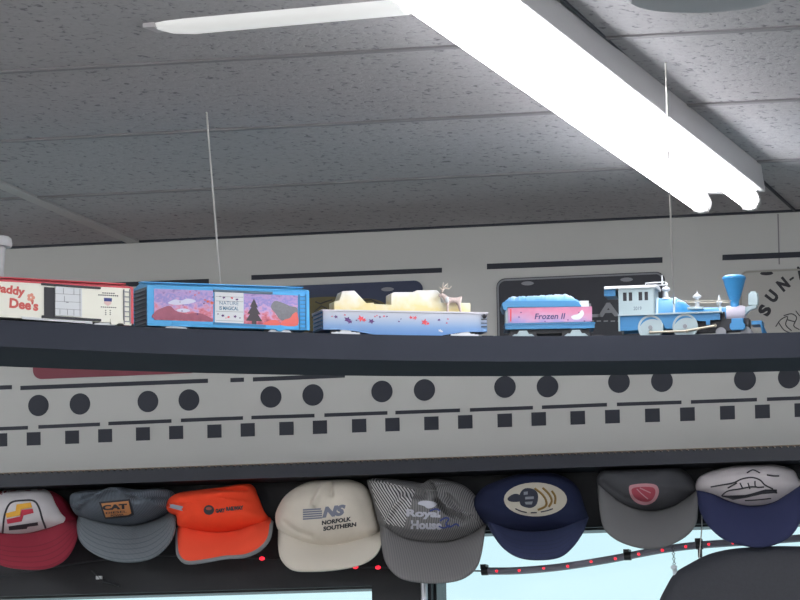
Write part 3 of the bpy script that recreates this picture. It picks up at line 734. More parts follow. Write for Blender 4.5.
# ---- locomotive
car = Car('toy_locomotive', 618, 764, -10, .054, 'light blue and white old fashioned toy steam locomotive with funnel stack', 'toy locomotive', 315)
W = car.W; rt = car.root
c0 = lambda x, y: car.at(x, y, 0.0)                  # on the centre plane
fr = lambda x, y: car.at(x, y, -W/2)
PX = abs(c0(690, 310)[0]-c0(680, 310)[0])/10         # metres per px
# cab with window openings
b = MB(); xa, xb = fr(618.5, 300)[0], fr(654.5, 300)[0]; zt = fr(636, 288)[1]; zb = fr(636, 314.3)[1]
wz0, wz1 = fr(636, 300.6)[1], fr(636, 292)[1]
cols = [xa, *[fr(x, 296)[0] for x in (622.8, 626.6, 628.6, 632.2, 638.4, 642.2, 644.4, 648)], xb]
for sy in (-1, 1):
    y0, y1 = (-W/2, -W/2+.002) if sy < 0 else (W/2-.002, W/2)
    b.box((xa, y0, zb), (xb, y1, wz0)); b.box((xa, y0, wz1), (xb, y1, zt))
    for i in range(0, 9, 2): b.box((cols[i], y0, wz0), (cols[i+1], y1, wz1))
b.box((xb-.002, -W/2, zb), (xb, W/2, zt)); 
b.box((fr(621.5, 300)[0], -W/2-.001, wz0-.0022), (fr(633, 300)[0], -W/2, wz0-.0012))
cab = b.build('cab', M['mint'], rt, smooth=False)
b = MB(); b.box((xa+.001, -W/2+.0022, zb), (xb-.002, W/2-.0022, zt)); o = b.build('cab_interior', M['ink'], rt, smooth=False); o.parent = cab
b = MB(); put_text(b, '2019', car.flat(637.5, 308.3, -W/2-.0003), 8, 3.6, bold=.01); o = b.build('lettering', mat('cab_ink', (96, 104, 116), .6), rt, smooth=False); o.parent = cab
b = MB(); n = 12; vs = []; x0_, x1_ = fr(604.5, 290)[0], fr(656.5, 287)[0]; zr = zt
prof = [(-W/2-.004, zr-.0005)]+[(-(W/2+.004)*math.cos(PI*k/n), zr+.002+.004*math.sin(PI*k/n)) for k in range(n+1)]+[(W/2+.004, zr-.0005)]
b.add([(x0_, y, z_) for y, z_ in prof]+[(x1_, y, z_) for y, z_ in prof], [tuple(range(len(prof)))[::-1], tuple(range(len(prof), 2*len(prof)))]+[(i, (i+1) % len(prof), (i+1) % len(prof)+len(prof), i+len(prof)) for i in range(len(prof))])
b.build('cab_roof', M['white'], rt)
p, q = c0(606, 291), c0(617.5, 297.5); b = MB(); b.box((p[0], -W/2+.004, q[1]), (q[0], W/2-.004, p[1])); b.build('roof_vestibule', M['blue2'], rt, smooth=False)
# running board, one thin plate
b = MB(); zrb = fr(670, 313.6)[1]; b.box((fr(618, 313)[0], -W/2-.002, zrb-.001), (fr(722, 313)[0], W/2+.002, zrb+.0012)); b.build('running_board', M['mint'], rt, smooth=False)
# side skirts with wheel arches
wc = [(652.5, 333.2), (687, 331.8)]; wr = 12.6*PX
def arch(cx, cy, r=14.2, a0=165, a1=15):
    return [(cx+r*math.cos(math.radians(a)), cy-r*math.sin(math.radians(a))) for a in np.linspace(a0, a1, 14)]
sk = [(619.5,315.5),(619.5,331),(637.8,330)]+arch(*wc[0])+[(667,328.6),(672.4,328.4)]+arch(*wc[1], a1=60)+[(699,321),(706,321),(706,325),(710,325),(710,320),(720,319.5),(720,312.5)]
b = MB(); q = car.poly(sk, -W/2+.003); b.prism(q, -W/2+.003, -W/2+.005); b.prism(q, W/2-.005, W/2-.003); b.build('side_skirt', M['blue3'], rt, smooth=False)
p, q = c0(640, 316), c0(726, 332); b = MB(); b.box((p[0], -.013, q[1]), (q[0], .013, p[1])); b.build('frame', M['blk2'], rt, smooth=False)
p = fr(619, 315); 
for y0 in (-W/2, W/2-.006): b = MB(); b.box((p[0]-.0015, y0, fr(619, 331)[1]), (p[0]+.001, y0+.006, p[1])); b.build('step_bracket', M['mint'], rt, smooth=False)
# drivers
for (cx, cy) in wc:
    for sy in (-1, 1):
        x, z_ = c0(cx, cy); z_ = RAILZ+wr; y = sy*(W/2-.0055); s1 = y-sy*.0035; s0 = y+sy*.0035
        b = MB(); n = 36
        # tyre ring
        for (ra, rb_) in ((wr, wr*.84),):
            vs = []
            for yy in (s1, s0):
                for r_ in (ra, rb_):
                    vs += [(x+r_*math.cos(2*PI*k/n), yy, z_+r_*math.sin(2*PI*k/n)) for k in range(n)]
            fs = []
            for k in range(n):
                k2 = (k+1) % n; fs += [(k, k2, n+k2, n+k), (2*n+k2, 2*n+k, 3*n+k, 3*n+k2), (k2, k, 2*n+k, 2*n+k2), (n+k, n+k2, 3*n+k2, 3*n+k)]
            b.add(vs, fs)
        for k in range(12):
            a = 2*PI*k/12; b.tube([(x+wr*.2*math.cos(a), y, z_+wr*.2*math.sin(a)), (x+wr*.88*math.cos(a), y, z_+wr*.88*math.sin(a))], .0012, 6)
        b.cyl((x, y-.0022, z_), (x, y+.0005, z_), wr*.86, n=30)
        w_ = b.build('driving_wheel', M['mint'], rt)
        b = MB(); b.cyl((x, y-sy*-.0005, z_), (x, y+sy*.0052, z_), wr*.17, n=16); h_ = b.build('hub', M['pgrey'], rt); h_.parent = w_
yy = -W/2-.0045
for sy in (-1, 1):
    yy = sy*(W/2-.001)
    b = MB(); p = c0(652.5, 336); q = c0(689, 335); b.tube([(p[0], yy, RAILZ+wr*.62), (q[0], yy, RAILZ+wr*.62)], .0017, 8)
    b.ball((p[0], yy, RAILZ+wr*.62), .0026, 8); b.ball((q[0], yy, RAILZ+wr*.62), .003, 8); b.build('side_rod', M['beige'], rt)
    b = MB(); r_ = c0(717, 327.5); b.tube([(q[0], yy*1.02, RAILZ+wr*.64), (r_[0], yy*1.02, r_[1])], .0019, 8); b.ball((r_[0], yy*1.02, r_[1]), .0026, 8); b.build('main_rod', M['beige'], rt)
# boiler: wagon top firebox, taper, barrel
zax = c0(700, 315.5)[1]
def ax(x): return c0(x, 313)[0]
def bz(y, x=690): return c0(x, y)[1]
b = MB(); r_b = bz(308.3)-zax; r_f = bz(298.2, 666)-zax
b.lathe([(0, r_f), (ax(676)-ax(656), r_f), (ax(684)-ax(656), r_f*.8), (ax(692)-ax(656), r_b*1.02), (ax(728)-ax(656), r_b)], (ax(656), 0, zax), (ax(656)+1, 0, zax), 28)
b.v = [(x, y*.66, z_) for x, y, z_ in b.v]
b.build('boiler', M['blue3'], rt)
for xc, rr in ((658.5, r_f), (675.5, r_f), (721, r_b)):
    b = MB(); b.lathe([(0, rr+.0012), (1, rr+.0012)], (ax(xc)-.0016, 0, zax), (ax(xc)+.0016, 0, zax), 28); b.v = [(x, y*.66+math.copysign(.0006, y), z_) for x, y, z_ in b.v if True]; b.build('boiler_band', M['mint'], rt)
b = MB(); b.lathe([(0, r_b*1.12), (.85, r_b*1.12), (1, r_b*.95)], (ax(727), 0, zax), (ax(745.5), 0, zax), 28); b.build('smokebox', M['pink'], rt)
b = MB(); xs_ = ax(735); zs0 = zax+r_b*.9; top = bz(276.2, 738); hgt = top-zs0
b.lathe([(0, 5.6*PX), (.07, 4.4*PX), (.18, 4.3*PX), (.4, 6.8*PX), (.65, 9.2*PX), (.86, 10.9*PX), (.91, 11.8*PX), (.97, 11.6*PX), (1, 10.6*PX), (.985, 9*PX), (.75, 6*PX)], (xs_, 0, zs0), (xs_, 0, top), 28, caps=False); b.build('smoke_stack', M['blue3'], rt)
b = MB(); b.lathe([(.0, 10.5*PX), (.3, 9.6*PX), (1, 9.2*PX)], (xs_, 0, top), (xs_, 0, top+.8*PX), 28, caps=False); b.build('stack_rim', mat('stack_rim_pale', (150, 196, 220), .4), rt)
# steam dome, sand dome, bell
def ornament(name, x, prof, y0, m, yref=None):
    zz = c0(x, y0)[1]; b = MB(); b.lathe([(t, r*PX) for t, r in prof], (ax(x), 0, zz), (ax(x), 0, zz+PX), 16); return b.build(name, m, rt)
ornament('steam_dome', 666.5, [(0, 5.5), (1.5, 4.2), (2, 2.6), (8, 2.2), (9, 4), (10.5, 4.4), (12, 3.2), (13, 1.2), (14.5, 1.4), (16.5, .2)], 299.5, M['white'])
ornament('sand_dome', 697.5, [(0, 5), (2.5, 4), (3, 2.2), (7, 2), (8, 3.4), (9, 1.6), (11, 1.4), (12, 4), (13.5, 4.2), (15, 2), (16, .9), (18.5, .3)], 309.5, M['white'])
ornament('bell', 719.5, [(0, 1.2), (3, 1), (4, 1.4), (7, 3), (8, 2.6), (9.5, 1.6), (12, 1.2), (15, .2)], 309.5, M['white'])
b = MB(); q = c0(698, 308.5); b.box((ax(688), -.01, q[1]-.002), (ax(704), .01, q[1]+.0018)); b.build('saddle', M['mint'], rt, smooth=False, bevel=.0006)
b = MB(); P = [c0(646, 287), c0(646, 283.6), c0(665, 282.4), c0(668, 284)]; b.tube([(x, -.006, z_) for x, z_ in P], .0009, 8)
P = [c0(662.5, 285), c0(662.5, 275.5)]; b.tube([(x, -.006, z_) for x, z_ in P], .0011, 8); b.tube([(*((c0(646, 287)[0]), -.006, c0(646, 286.6)[1]),) if False else (c0(648, 286.4)[0], -.006, c0(648, 286.4)[1]), (c0(668, 285.2)[0], -.006, c0(668, 285.2)[1])], .0009, 8)
b.build('whistle_pipe', M['white'], rt)
for sy in (-1, 1):
    b = MB(); P = [c0(678, 302.2), c0(732, 301.4)]; b.tube([(x, sy*.012, z_) for x, z_ in P], .0005, 6)
    for xx in (678, 697, 719): p = c0(xx, 302); b.tube([(p[0], sy*.012, p[1]), (p[0], sy*.008, zax+r_b*.7)], .0005, 6)
    b.build('handrail', M['beige'], rt)
# headlight on its bracket
b = MB(); P = car.poly([(741,313),(744,308.5),(750,306),(757,305.2),(757,308.5),(751,310),(748,312.5),(746,315)], 0); b.prism(P, -.006, .006); b.build('headlight_bracket', M['mint'], rt, smooth=False, bevel=.0005)
b = MB(); p, q = c0(748.5, 293.5), c0(758.2, 305.4); b.box((p[0], -.007, q[1]), (q[0], .007, p[1])); b.box((p[0]+.003, -.003, p[1]), (q[0]-.003, .003, p[1]+.003)); b.cyl((q[0], 0, (p[1]+q[1])/2), (q[0]+.001, 0, (p[1]+q[1])/2), .005); b.build('headlight', M['mint'], rt, smooth=False, bevel=.0006)
# cylinders
for sy in (-1, 1):
    b = MB(); P = car.poly([(731.5,318.5),(743.5,318),(743.5,322.3),(745,324),(745,328),(743,330),(732,330.4),(729.8,328.5),(729.8,324.3),(731.5,322.7)], sy*W/2)
    b.prism(P, sy*(W/2-.004)-.006, sy*(W/2-.004)+.006); b.build('cylinder', M['blue3'], rt, smooth=False, bevel=.0008)
b = MB(); p, q = c0(722, 320), c0(750, 331); b.box((p[0], -.015, q[1]), (q[0], .015, p[1])); b.build('pilot_frame', M['blk2'], rt, smooth=False)
for xx in (722, 747):
    b = MB(); x = c0(xx, 330)[0]
    for sy in (-1, 1): b.cyl((x, sy*.016, RAILZ+.0085), (x, sy*.0195, RAILZ+.0085), .0085, n=20)
    b.cyl((x, -.016, RAILZ+.0085), (x, .016, RAILZ+.0085), .0016, n=8); b.build('pilot_wheel', M['pgrey'], rt)
# cowcatcher
b = MB(); x0_, zt_ = c0(754, 322.5); x1_ = c0(765, 323)[0]; zb_ = RAILZ+.003
b.box((c0(752.5, 322)[0], -.02, c0(752, 326)[1]), (c0(763, 322)[0], .02, zt_+.0005))
for k in range(-4, 5):
    y = k*.0048; b.tube([(c0(762, 325)[0], y, zt_-.003), (c0(764+3.5*(1-abs(k)/4), 334)[0], y*1.02, zb_)], .0012, 6)
b.tube([(c0(763, 334)[0], -.022, zb_), (c0(768, 334)[0], 0, zb_), (c0(763, 334)[0], .022, zb_)], .0014, 6)
b.build('cowcatcher', M['blue3'], rt, smooth=False)
b = MB(); b.box((c0(604, 330)[0], -.004, .016), (c0(619.5, 330)[0], .004, .021)); b.build('drawbar', M['blk2'], rt, smooth=False)

# ------------------------------------------------------------------ white cup behind the cream boxcar
hcx = -13
c_ = None
bx = min(np.linspace(xs[0], xs[-1], 3000), key=lambda x: abs(proj((*offs(x, .158), DECK+.1))[0]-hcx)); c_ = offs(bx, .158)
ppx = 4500/ (np.dot(np.array([c_[0], c_[1], DECK+.1])-CAM, _fw)); zc_ = lambda y: at_plane(4, y, (c_[0], c_[1], DECK), np.array([*( -_fw[:2]), 0]))[2]-DECK
b = MB(); ztop = zc_(237); r1 = 25/ppx
b.lathe([(0, r1*.54), (ztop*.45, r1*.60), (ztop*.90, r1*.76), (ztop*.9, r1*.98), (ztop*.93, r1*1.02), (ztop*.985, r1*.98), (ztop, r1*.9), (ztop*.98, r1*.8)], (c_[0], c_[1], DECK), (c_[0], c_[1], DECK+1), 36)
cup = b.build('cup', mat('cup_plastic', (178, 180, 184), .4), off=(c_[0], c_[1], DECK)); cup.location = (c_[0], c_[1], DECK)
tag(cup, 'pale grey rimmed cup behind the cream boxcar at the left', 'cup')

# ------------------------------------------------------------------ ceiling lamps
def lamp(name, loc, rz, L, label, group, mt='tube'):
    r = empty(name, loc, rz, label, 'ceiling light', group)      # origin at the far end on the ceiling, runs to -Y
    b = MB()
    q = [(-.058, 0), (.058, 0), (.064, -.047), (-.064, -.047)]
    vs = [(x, 0, z_) for x, z_ in q]+[(x, -L, z_) for x, z_ in q]; n = len(q)
    b.add(vs, [tuple(range(n)), tuple(range(2*n-1, n-1, -1))]+[(i, i+n, (i+1) % n+n, (i+1) % n) for i in range(n)])
    b.build('housing', M['housing'], r, smooth=False, bevel=.003)
    for x in (-.041, .041):
        t = MB(); y0, y1 = -.035, -L+.035; zc = -.0625
        t.lathe([(0, .006), (.004, .0155), (.996, .0155), (1, .006)], (x, y0, zc), (x, y1, zc), 20); t.build('tube', M[mt], r)
        for ya in (-.012, -L+.012):
            s = MB(); s.box((x-.012, min(ya, ya-.018), -.078), (x+.012, max(ya, ya-.018), -.044)); 
            s.cyl((x, ya-.018*1, zc), (x, ya+.0, zc), .0175, n=18); s.build('socket', M['socket'], r, bevel=.002)
    return r
pend = at_Z(764, 164, CEIL)
lx = pend[0]-.062
angl = math.radians(-1.2)
lamp('fluorescent_lamp', (lx, pend[1], CEIL), angl, 2.44, 'white two tube fluorescent lamp lit on the ceiling above the locomotive', None)
# two unseen lamps added at the sides to brighten the wall panel
for x in (lx-2.5, lx+2.4):
    lamp('fluorescent_lamp', (x, pend[1], CEIL), 0, 2.44, 'unseen two tube lamp added at the side for fill light', 'added fill lamps at the sides', 'tube_side_fill')
FILL_LAMPS = [(lx, pend[1]-3.6), (lx-2.2, pend[1]-3.6), (lx+2.2, pend[1]-3.6), (lx-2.2, pend[1]-6.4), (lx+2.2, pend[1]-6.4), (lx, pend[1]-6.6)]  # added lamps out of view, giving frontal fill light
for i, (x, y) in enumerate(FILL_LAMPS):
    lamp('fluorescent_lamp', (x, y, CEIL), 0, 2.44, 'unseen two tube lamp added further back for fill light', 'added fill lamps out of view', 'tube_far_fill')
# slim batten near the top left
p = at_Z(158, 25, CEIL); q = at_Z(400, 3, CEIL)
d = np.array(q)-np.array(p); L = .36; rz = math.atan2(d[1], d[0])
r = empty('batten_lamp', (p[0], p[1], CEIL), rz, 'slim lit batten lamp on the ceiling at top left', 'ceiling light')
b = MB(); n = 10; hw, hh = .028, .016
prof = [(-hw*math.cos(PI*k/n), -hh*math.sin(PI*k/n)) for k in range(n+1)]
sec = [(0, .55, .4), (.02, .85, .8), (.05, 1, 1), (L, 1, 1)]; vs = []
for x, sy, sz in sec: vs += [(x, y*sy, z_*sz) for y, z_ in prof]
k_ = n+1
b.add(vs, [(i*k_+j, (i+1)*k_+j, (i+1)*k_+j+1, i*k_+j+1) for i in range(3) for j in range(n)]+[tuple(range(k_)), tuple(range(4*k_-1, 3*k_-1, -1))]); b.build('diffuser', M['batten'], r)
b = MB(); b.box((-.012, -hw*.8, -.006), (.004, hw*.8, 0)); b.build('end_cap', M['housing'], r, smooth=False)
# grey round pendant at the top right
zdrop = CEIL-.20
pc = at_Z(702, 4, zdrop); kk = np.dot(pc-CEIL*0-CAM, _fw)/F; rr = 82*kk
r = empty('pendant_housing', (pc[0], pc[1], zdrop), 0, 'round grey pendant lamp housing cut off by the top right edge', 'ceiling light')
b = MB(); b.lathe([(0, rr*.55), (.004, rr*.86), (.014, rr*.98), (.022, rr), (.05, rr*.98), (.07, rr*.8), (.085, rr*.3)], (0, 0, 0), (0, 0, 1), 40); b.build('shade', M['grey_disc'], r)
b = MB(); b.cyl((0, 0, .08), (0, 0, .2), .008); b.build('stem', M['grey_disc'], r)

# ------------------------------------------------------------------ cap shelf with small track
PR = .11; ysf = D-PR
zA = at_Y(400, 461, ysf)[2]; zB = at_Y(400, 473.5, ysf)[2]
r = empty('cap_shelf', (-1.8, D, zB), 0, 'long black ledge along the wall above the row of caps', 'shelf')
b = MB(); b.box((XL+1.8+.01, -PR, 0), (XR+1.8-.01, 0, zA-zB)); b.build('board', mat('ledge_black', (29, 33, 45), .5, noise=.1, nscale=9), r, smooth=False)
r = empty('small_track', (-1.8, ysf, zA), 0, 'narrow model railway track lying along the edge of the black ledge', 'train track')
b = MB(); x = -1.6
while x < 1.2: b.box((x-.0032, 0, 0), (x+.0032, .03, .0026)); x += .0117
b.build('tie', M['blk2'], r, smooth=False)['kind'] = 'stuff'
for y in (.006, .0225):
    b = MB(); b.box((-1.6, y-.0006, .0026), (1.2, y+.0006, .0046)); b.build('rail', M['rail'], r, smooth=False)

# ------------------------------------------------------------------ caps
class Cap:
    def __init__(s, name, label, outline, seam, bill, m_crown, m_bill, d=.075, w0=.045, creases=(), crown_mats=None, face_mat=None, center=None, fwd=.012, ridge_seams=(), piping=None):
        Y0 = D-w0
        s.w0, s.dp, s.cr = w0, d, creases
        O = np.array([at_Y(x, y, Y0)[[0, 2]] for x, y in catmull(outline, 8)])
        s.c = O.mean(0) if center is None else at_Y(*center, Y0)[[0, 2]]
        O[:, 1] = np.minimum(O[:, 1], zB-.0015)
        V = O-s.c; th = np.unwrap(np.arctan2(V[:, 1], V[:, 0])); R = np.hypot(V[:, 0], V[:, 1])
        if th[-1] < th[0]: th, R = th[::-1], R[::-1]
        NT = 144; tq = np.linspace(-PI, PI, NT, endpoint=False)
        T = np.r_[th-2*PI, th, th+2*PI]; RR = np.r_[R, R, R]; o = np.argsort(T); s.tq = np.r_[tq, PI]
        rq = np.interp(tq, T[o], RR[o]); s.rq = np.r_[rq, rq[0]]
        s.cre = [([at_Y(x, y, Y0-d*.8)[[0, 2]] for x, y in pl], wd, hg) for pl, wd, hg in creases]
        s.loc = np.array([s.c[0], D, s.c[1]])
        s.root = empty(name, tuple(s.loc), 0, label, 'cap', 'caps hung under the ledge')
        NR = 44; b = MB(); vs = []
        rs = [ (i/NR)**.8 for i in range(1, NR+1)]
        s2 = s.loc
        vs.append((s.c[0], D-s.w(s.c[0], s.c[1]), s.c[1]))
        for r_ in rs:
            for k in range(NT):
                X_ = s.c[0]+r_*rq[k]*math.cos(tq[k]); Z_ = s.c[1]+r_*rq[k]*math.sin(tq[k]); vs.append((X_, D-s.w(X_, Z_), Z_))
        for (f_, w_) in ((.97, w0*.62), (.86, w0*.3), (.7, .0015)):
            for k in range(NT): vs.append((s.c[0]+f_*rq[k]*math.cos(tq[k]), D-w_, s.c[1]+f_*rq[k]*math.sin(tq[k])))
        n_r = NR+3
        fs = [(0, 1+k, 1+(k+1) % NT) for k in range(NT)]
        for i in range(n_r-1):
            for k in range(NT): fs.append((1+i*NT+k, 1+(i+1)*NT+k, 1+(i+1)*NT+(k+1) % NT, 1+i*NT+(k+1) % NT))
        fs.append(tuple(1+(n_r-1)*NT+k for k in range(NT)))
        fs = [f[::-1] if False else f for f in fs]
        b.add(vs, fs)
        if face_mat:
            for i, f in enumerate(b.f):
                c_ = np.mean([b.v[k] for k in f], axis=0); b.m[i] = face_mat(*proj(c_)) if i < NT*NR else 1
        s.crown = b.build('crown', crown_mats or m_crown, s.root, off=s.loc, ang=180)
        # bill
        ns, ntt = 41, 12
        sm = polyline([p for p in catmull(seam, 6, False)], ns); be = polyline([p for p in catmull(bill, 6, False)], ns)
        vs = []; uv = {}
        top = []
        for (x, y) in sm:
            w_ = s.w0+s.dp*.7
            for _ in range(3): X_, Z_ = at_Y(x, y, D-w_)[[0, 2]]; w_ = s.w(X_, Z_)
            top.append((X_, Z_, w_-.003))
        bot = []
        for i, (x, y) in enumerate(be):
            t = 2*i/(ns-1)-1; w_ = s.w0+.004+(s.dp+fwd)*max(0, 1-t*t)**.62
            X_, Z_ = at_Y(x, y, D-w_)[[0, 2]]; bot.append((X_, Z_, w_))
        b = MB()
        for i in range(ns):
            for j in range(ntt+1):
                t = j/ntt; P = np.array(top[i])*(1-t)+np.array(bot[i])*t
                bulge = .010*math.sin(PI*t)*max(0, 1-(2*i/(ns-1)-1)**2)**.5
                vs.append((P[0], D-P[2]-bulge, P[1])); uv[len(vs)-1] = (i/(ns-1), t)
        fs = [(i*(ntt+1)+j, i*(ntt+1)+j+1, (i+1)*(ntt+1)+j+1, (i+1)*(ntt+1)+j) for i in range(ns-1) for j in range(ntt)]
        b.add(vs, fs, 0, [[uv[k] for k in f] for f in fs])
        s.bill = b.build('bill', m_bill, s.root, off=s.loc, ang=180)
        so_ = s.bill.modifiers.new('solid', 'SOLIDIFY'); so_.thickness = .0035; so_.offset = 0
        s.edge = [(P[0], D-P[2], P[1]) for P in bot]; s.top = [(P[0], D-P[2]-.003, P[1]) for P in top]
        if piping:
            b = MB(); b.tube([tuple(np.array(p)-s.loc) for p in s.top[1:-1]], .0016, 8); b.build('seam_piping', piping, s.root)
    def w(s, X_, Z_):
        v0, v1 = X_-s.c[0], Z_-s.c[1]; r_ = math.hypot(v0, v1); th = math.atan2(v1, v0)
        q = min(1, r_/np.interp(th, s.tq, s.rq))
        w_ = s.w0+s.dp*max(0, 1-q**2.6)**.6
        for pl, wd, hg in s.cre:
            best = 1e9; sd = 1
            for a, b_ in zip(pl[:-1], pl[1:]):
                ab = b_-a; t = max(0, min(1, np.dot((X_-a[0], Z_-a[1]), ab)/np.dot(ab, ab))); dd = math.hypot(X_-a[0]-ab[0]*t, Z_-a[1]-ab[1]*t)
                if dd < best: best = dd; sd = ab[0]*(Z_-a[1])-ab[1]*(X_-a[0])
            if wd < 0:                                   # a fold: raised on its left side only
                if sd > 0: w_ += hg*math.exp(-best/-wd)*min(1, (1-q)*6)
                continue
            w_ += hg*math.exp(-(best/wd)**2)*min(1, (1-q)*6)
        return w_
    def on(s, x, y, lift=.0009):                          # px -> local point on the crown
        w_ = s.w0+s.dp*.8
        for _ in range(4): X_, Z_ = at_Y(x, y, D-w_)[[0, 2]]; w_ = s.w(X_, Z_)
        return (X_-s.loc[0], -w_-lift, Z_-s.loc[2])
    def fn(s, x, y, lift=.0012, tilt=0): return lambda u, v: s.on(x+u, y-v, lift)
    def patch(s, name, m, poly, lift=.001, parent=None, sub=5):
        """a patch that follows the crown: fan grid from its middle"""
        P = []
        n = len(poly)
        for i in range(n):
            a, b_ = np.array(poly[i], float), np.array(poly[(i+1) % n], float)
            m_ = max(1, int(np.linalg.norm(b_-a)/2.5))
            P += [tuple(a+(b_-a)*k/m_) for k in range(m_)]
        c = np.mean(np.array(P), axis=0); n = len(P); b = MB()
        vs = [s.on(*c, lift)]
        for k in range(1, sub+1): vs += [s.on(*(c+(np.array(p)-c)*k/sub), lift) for p in P]
        vs += [s.on(*p, -.001) for p in P]
        fs = [(0, 1+(k+1) % n, 1+k) for k in range(n)]+[(1+i*n+k, 1+i*n+(k+1) % n, 1+(i+1)*n+(k+1) % n, 1+(i+1)*n+k) for i in range(sub) for k in range(n)]
        b.add(vs, fs); o = b.build(name, m, s.root, ang=30)
        if parent: o.parent = parent
        return o
    def stroke(s, name, m, lines, r, parent=None, lift=.0008):
        b = MB()
        for L_ in lines: b.tube([s.on(x, y, lift) for x, y in catmull(L_, 5, False)], r, 6)
        o = b.build(name, m, s.root)
        if parent: o.parent = parent
        return o
    def text(s, m, items, lift=.0012, parent=None, name='lettering'):
        b = MB()
        for (t, x, y, w_, h_, rot, bold, shear) in items: put_text(b, t, s.fn(x, y, lift), w_, h_, bold=bold, shear=shear, rot=math.radians(rot))
        o = b.build(name, m, s.root, smooth=False)
        if parent: o.parent = parent
        return o
cl = lambda n, c, **k: mat(n, c, .88, bump=.2, bscale=700, noise=.08, nscale=50, spec=.2, **k)
def inside(poly, x, y):
    r = False; n = len(poly)
    for i in range(n):
        (x0, y0), (x1, y1) = poly[i], poly[(i+1) % n]
        if (y0 > y) != (y1 > y) and x < (x1-x0)*(y-y0)/(y1-y0)+x0: r = not r
    return r

# 1 red and white cap
c_red = cl('cap_red', (128, 28, 48)); c_wht = cl('cap_white', (196, 192, 196))
fp = catmull([(-20,528),(-12,508),(2,491),(14,487),(36,487),(50,492),(56,504),(62,514),(68,521),(46,530),(20,535),(-5,534)], 4)
fp = [tuple(p) for p in fp]
cap = Cap('baseball_cap', 'red cap with white front panel and yellow and red emblem at the left', [(-26,522),(-16,502),(4,490),(25,488),(48,490),(62,497),(71,508),(78,521),(70,530),(45,536),(20,540),(-14,536)],
          [(-26,523),(-8,531),(20,533.5),(45,528.5),(66,521),(78,519)], [(-27,530),(-20,550),(0,565),(25,569.5),(48,568.5),(65,560),(75,545),(79.5,524)],
          c_red, mat_bill('bill_red', (134, 30, 50)), creases=[([(60,495),(72,519)], .005, .006)])
cap.patch('front_panel', c_wht, fp, lift=.0016, sub=18)
cap.stroke('emblem_outline', M['ink'], [[(3,533),(5,515),(11,503),(24,500.5),(34,501),(39,507),(43,520),(46,528)]], .0018, lift=.0022)
e = cap.patch('yellow_emblem', mat('emblem_yellow', (214, 160, 52), .7), [(6,513.5),(16,511.5),(17,504.5),(31,502.5),(32.5,507.5),(21.5,508.8),(20.5,515.5),(7,518)], lift=.003)
cap.patch('red_emblem', mat('emblem_red', (176, 40, 62), .7), [(7,519.5),(20.5,517),(22,510),(33,508.8),(34,513),(24,515),(22,521.5),(8,524)], lift=.003)
cap.patch('dark_emblem', M['ink'], [(9,526.5),(38,522.3),(38.5,525.5),(28,527),(27,529),(9.5,530.5)], lift=.003)
# 2 denim cap
mden = mat_stripe('denim_stripe', (62, 70, 82), (98, 106, 116), .0024)
cap = Cap('baseball_cap', 'faded blue denim cap with black and tan lettered patch', [(71,502),(73,494),(88,491),(104,490),(112,487),(119,485),(127,488),(145,490),(165,489),(174,493),(176,505),(168,513),(150,521),(125,527),(100,524),(80,517),(73,510)],
          [(78,516),(100,522),(125,525),(150,520),(174,511)], [(77.5,522),(79,538),(88,550),(108,559.5),(130,562),(152,558),(168,545),(175,530),(175.5,516)],
          mden, mat_bill('bill_denim', (84, 92, 100), stripe=((122, 128, 134), .0022)), creases=[([(74,506),(95,499),(110,490),(119,488)], .006, .016), ([(119,488),(130,494),(150,498),(172,508)], .006, .014), ([(172,512),(150,499),(130,494),(119,487),(104,493),(92,500),(72,508)], -.014, .014), ([(80,508),(97,497)], .006, -.014), ([(138,498),(165,494)], .007, -.016), ([(84,495),(104,490)], .006, -.014)])
e = cap.patch('patch', M['ink'], [(99,502),(130,499),(134.5,514.5),(130,517),(105,519.5)])
e2 = cap.patch('patch_field', mat('patch_tan', (190, 130, 84), .8), [(101.5,503.6),(128.5,501),(131.5,513.4),(128.5,515.2),(106,517.4)], lift=.0016)
cap.text(M['ink'], [('CAT', 115.5, 507.2, 25, 5.4, 4, .06, 0), ('DIESEL', 117, 512.4, 21, 2.1, 5, .02, 0), ('POWER', 118, 515.3, 13, 2, 5, .02, 0)], lift=.0046)
# 3 orange cap
mor = cl('cap_orange', (236, 74, 44))
cap = Cap('baseball_cap', 'bright orange cap with grey edging and small black emblem', [(167,506),(170,499),(180,493),(200,490),(225,487),(250,484),(257,495),(263,510),(268,519),(258,528),(235,534),(215,536),(195,533),(180,528),(178,517),(170,513)],
          [(179,526),(195,530),(215,532),(235,530),(255,523),(269,517)], [(178,529),(177.5,545),(179,556),(187,562.5),(205,561),(225,557.5),(245,556),(260,549),(269,538),(271.5,522)],
          mor, mat_bill('bill_orange', (238, 78, 48), rows=False), creases=[([(262,498),(240,500.5),(220,497.5),(205,501),(190,504),(168,503.5)], -.012, .011), ([(215,489),(232,491),(248,489)], -.006, -.016), ([(178,497),(205,494),(230,492),(250,489)], .006, .006), ([(212,489),(228,489),(240,488)], .004, -.016)])
b = MB(); b.tube([tuple(np.array(p)-cap.loc) for p in cap.edge], .0036, 8); b.build('edge_piping', cl('piping_grey', (128, 130, 134)), cap.root)
cap.patch('reflective_strap', mat('strap_silver', (150, 162, 178), .35), [(169,503.5),(183,506.5),(182.5,511),(169,507.5)])
cap.patch('round_emblem', M['ink'], [(209+5.2*math.cos(a), 510+5*math.sin(a)) for a in np.linspace(0, 2*PI, 16, endpoint=False)])
cap.patch('emblem_centre', mat('emblem_rust', (150, 72, 58), .7), [(209+3*math.cos(a), 508.6+1.6*math.sin(a)) for a in np.linspace(0, 2*PI, 12, endpoint=False)], lift=.0016)
cap.text(M['ink'], [('GARY', 220.5, 510.6, 9.5, 4.2, 5, .07, 0), ('RAILWAY', 235, 508.3, 17.5, 4.2, 5, .08, 0)])
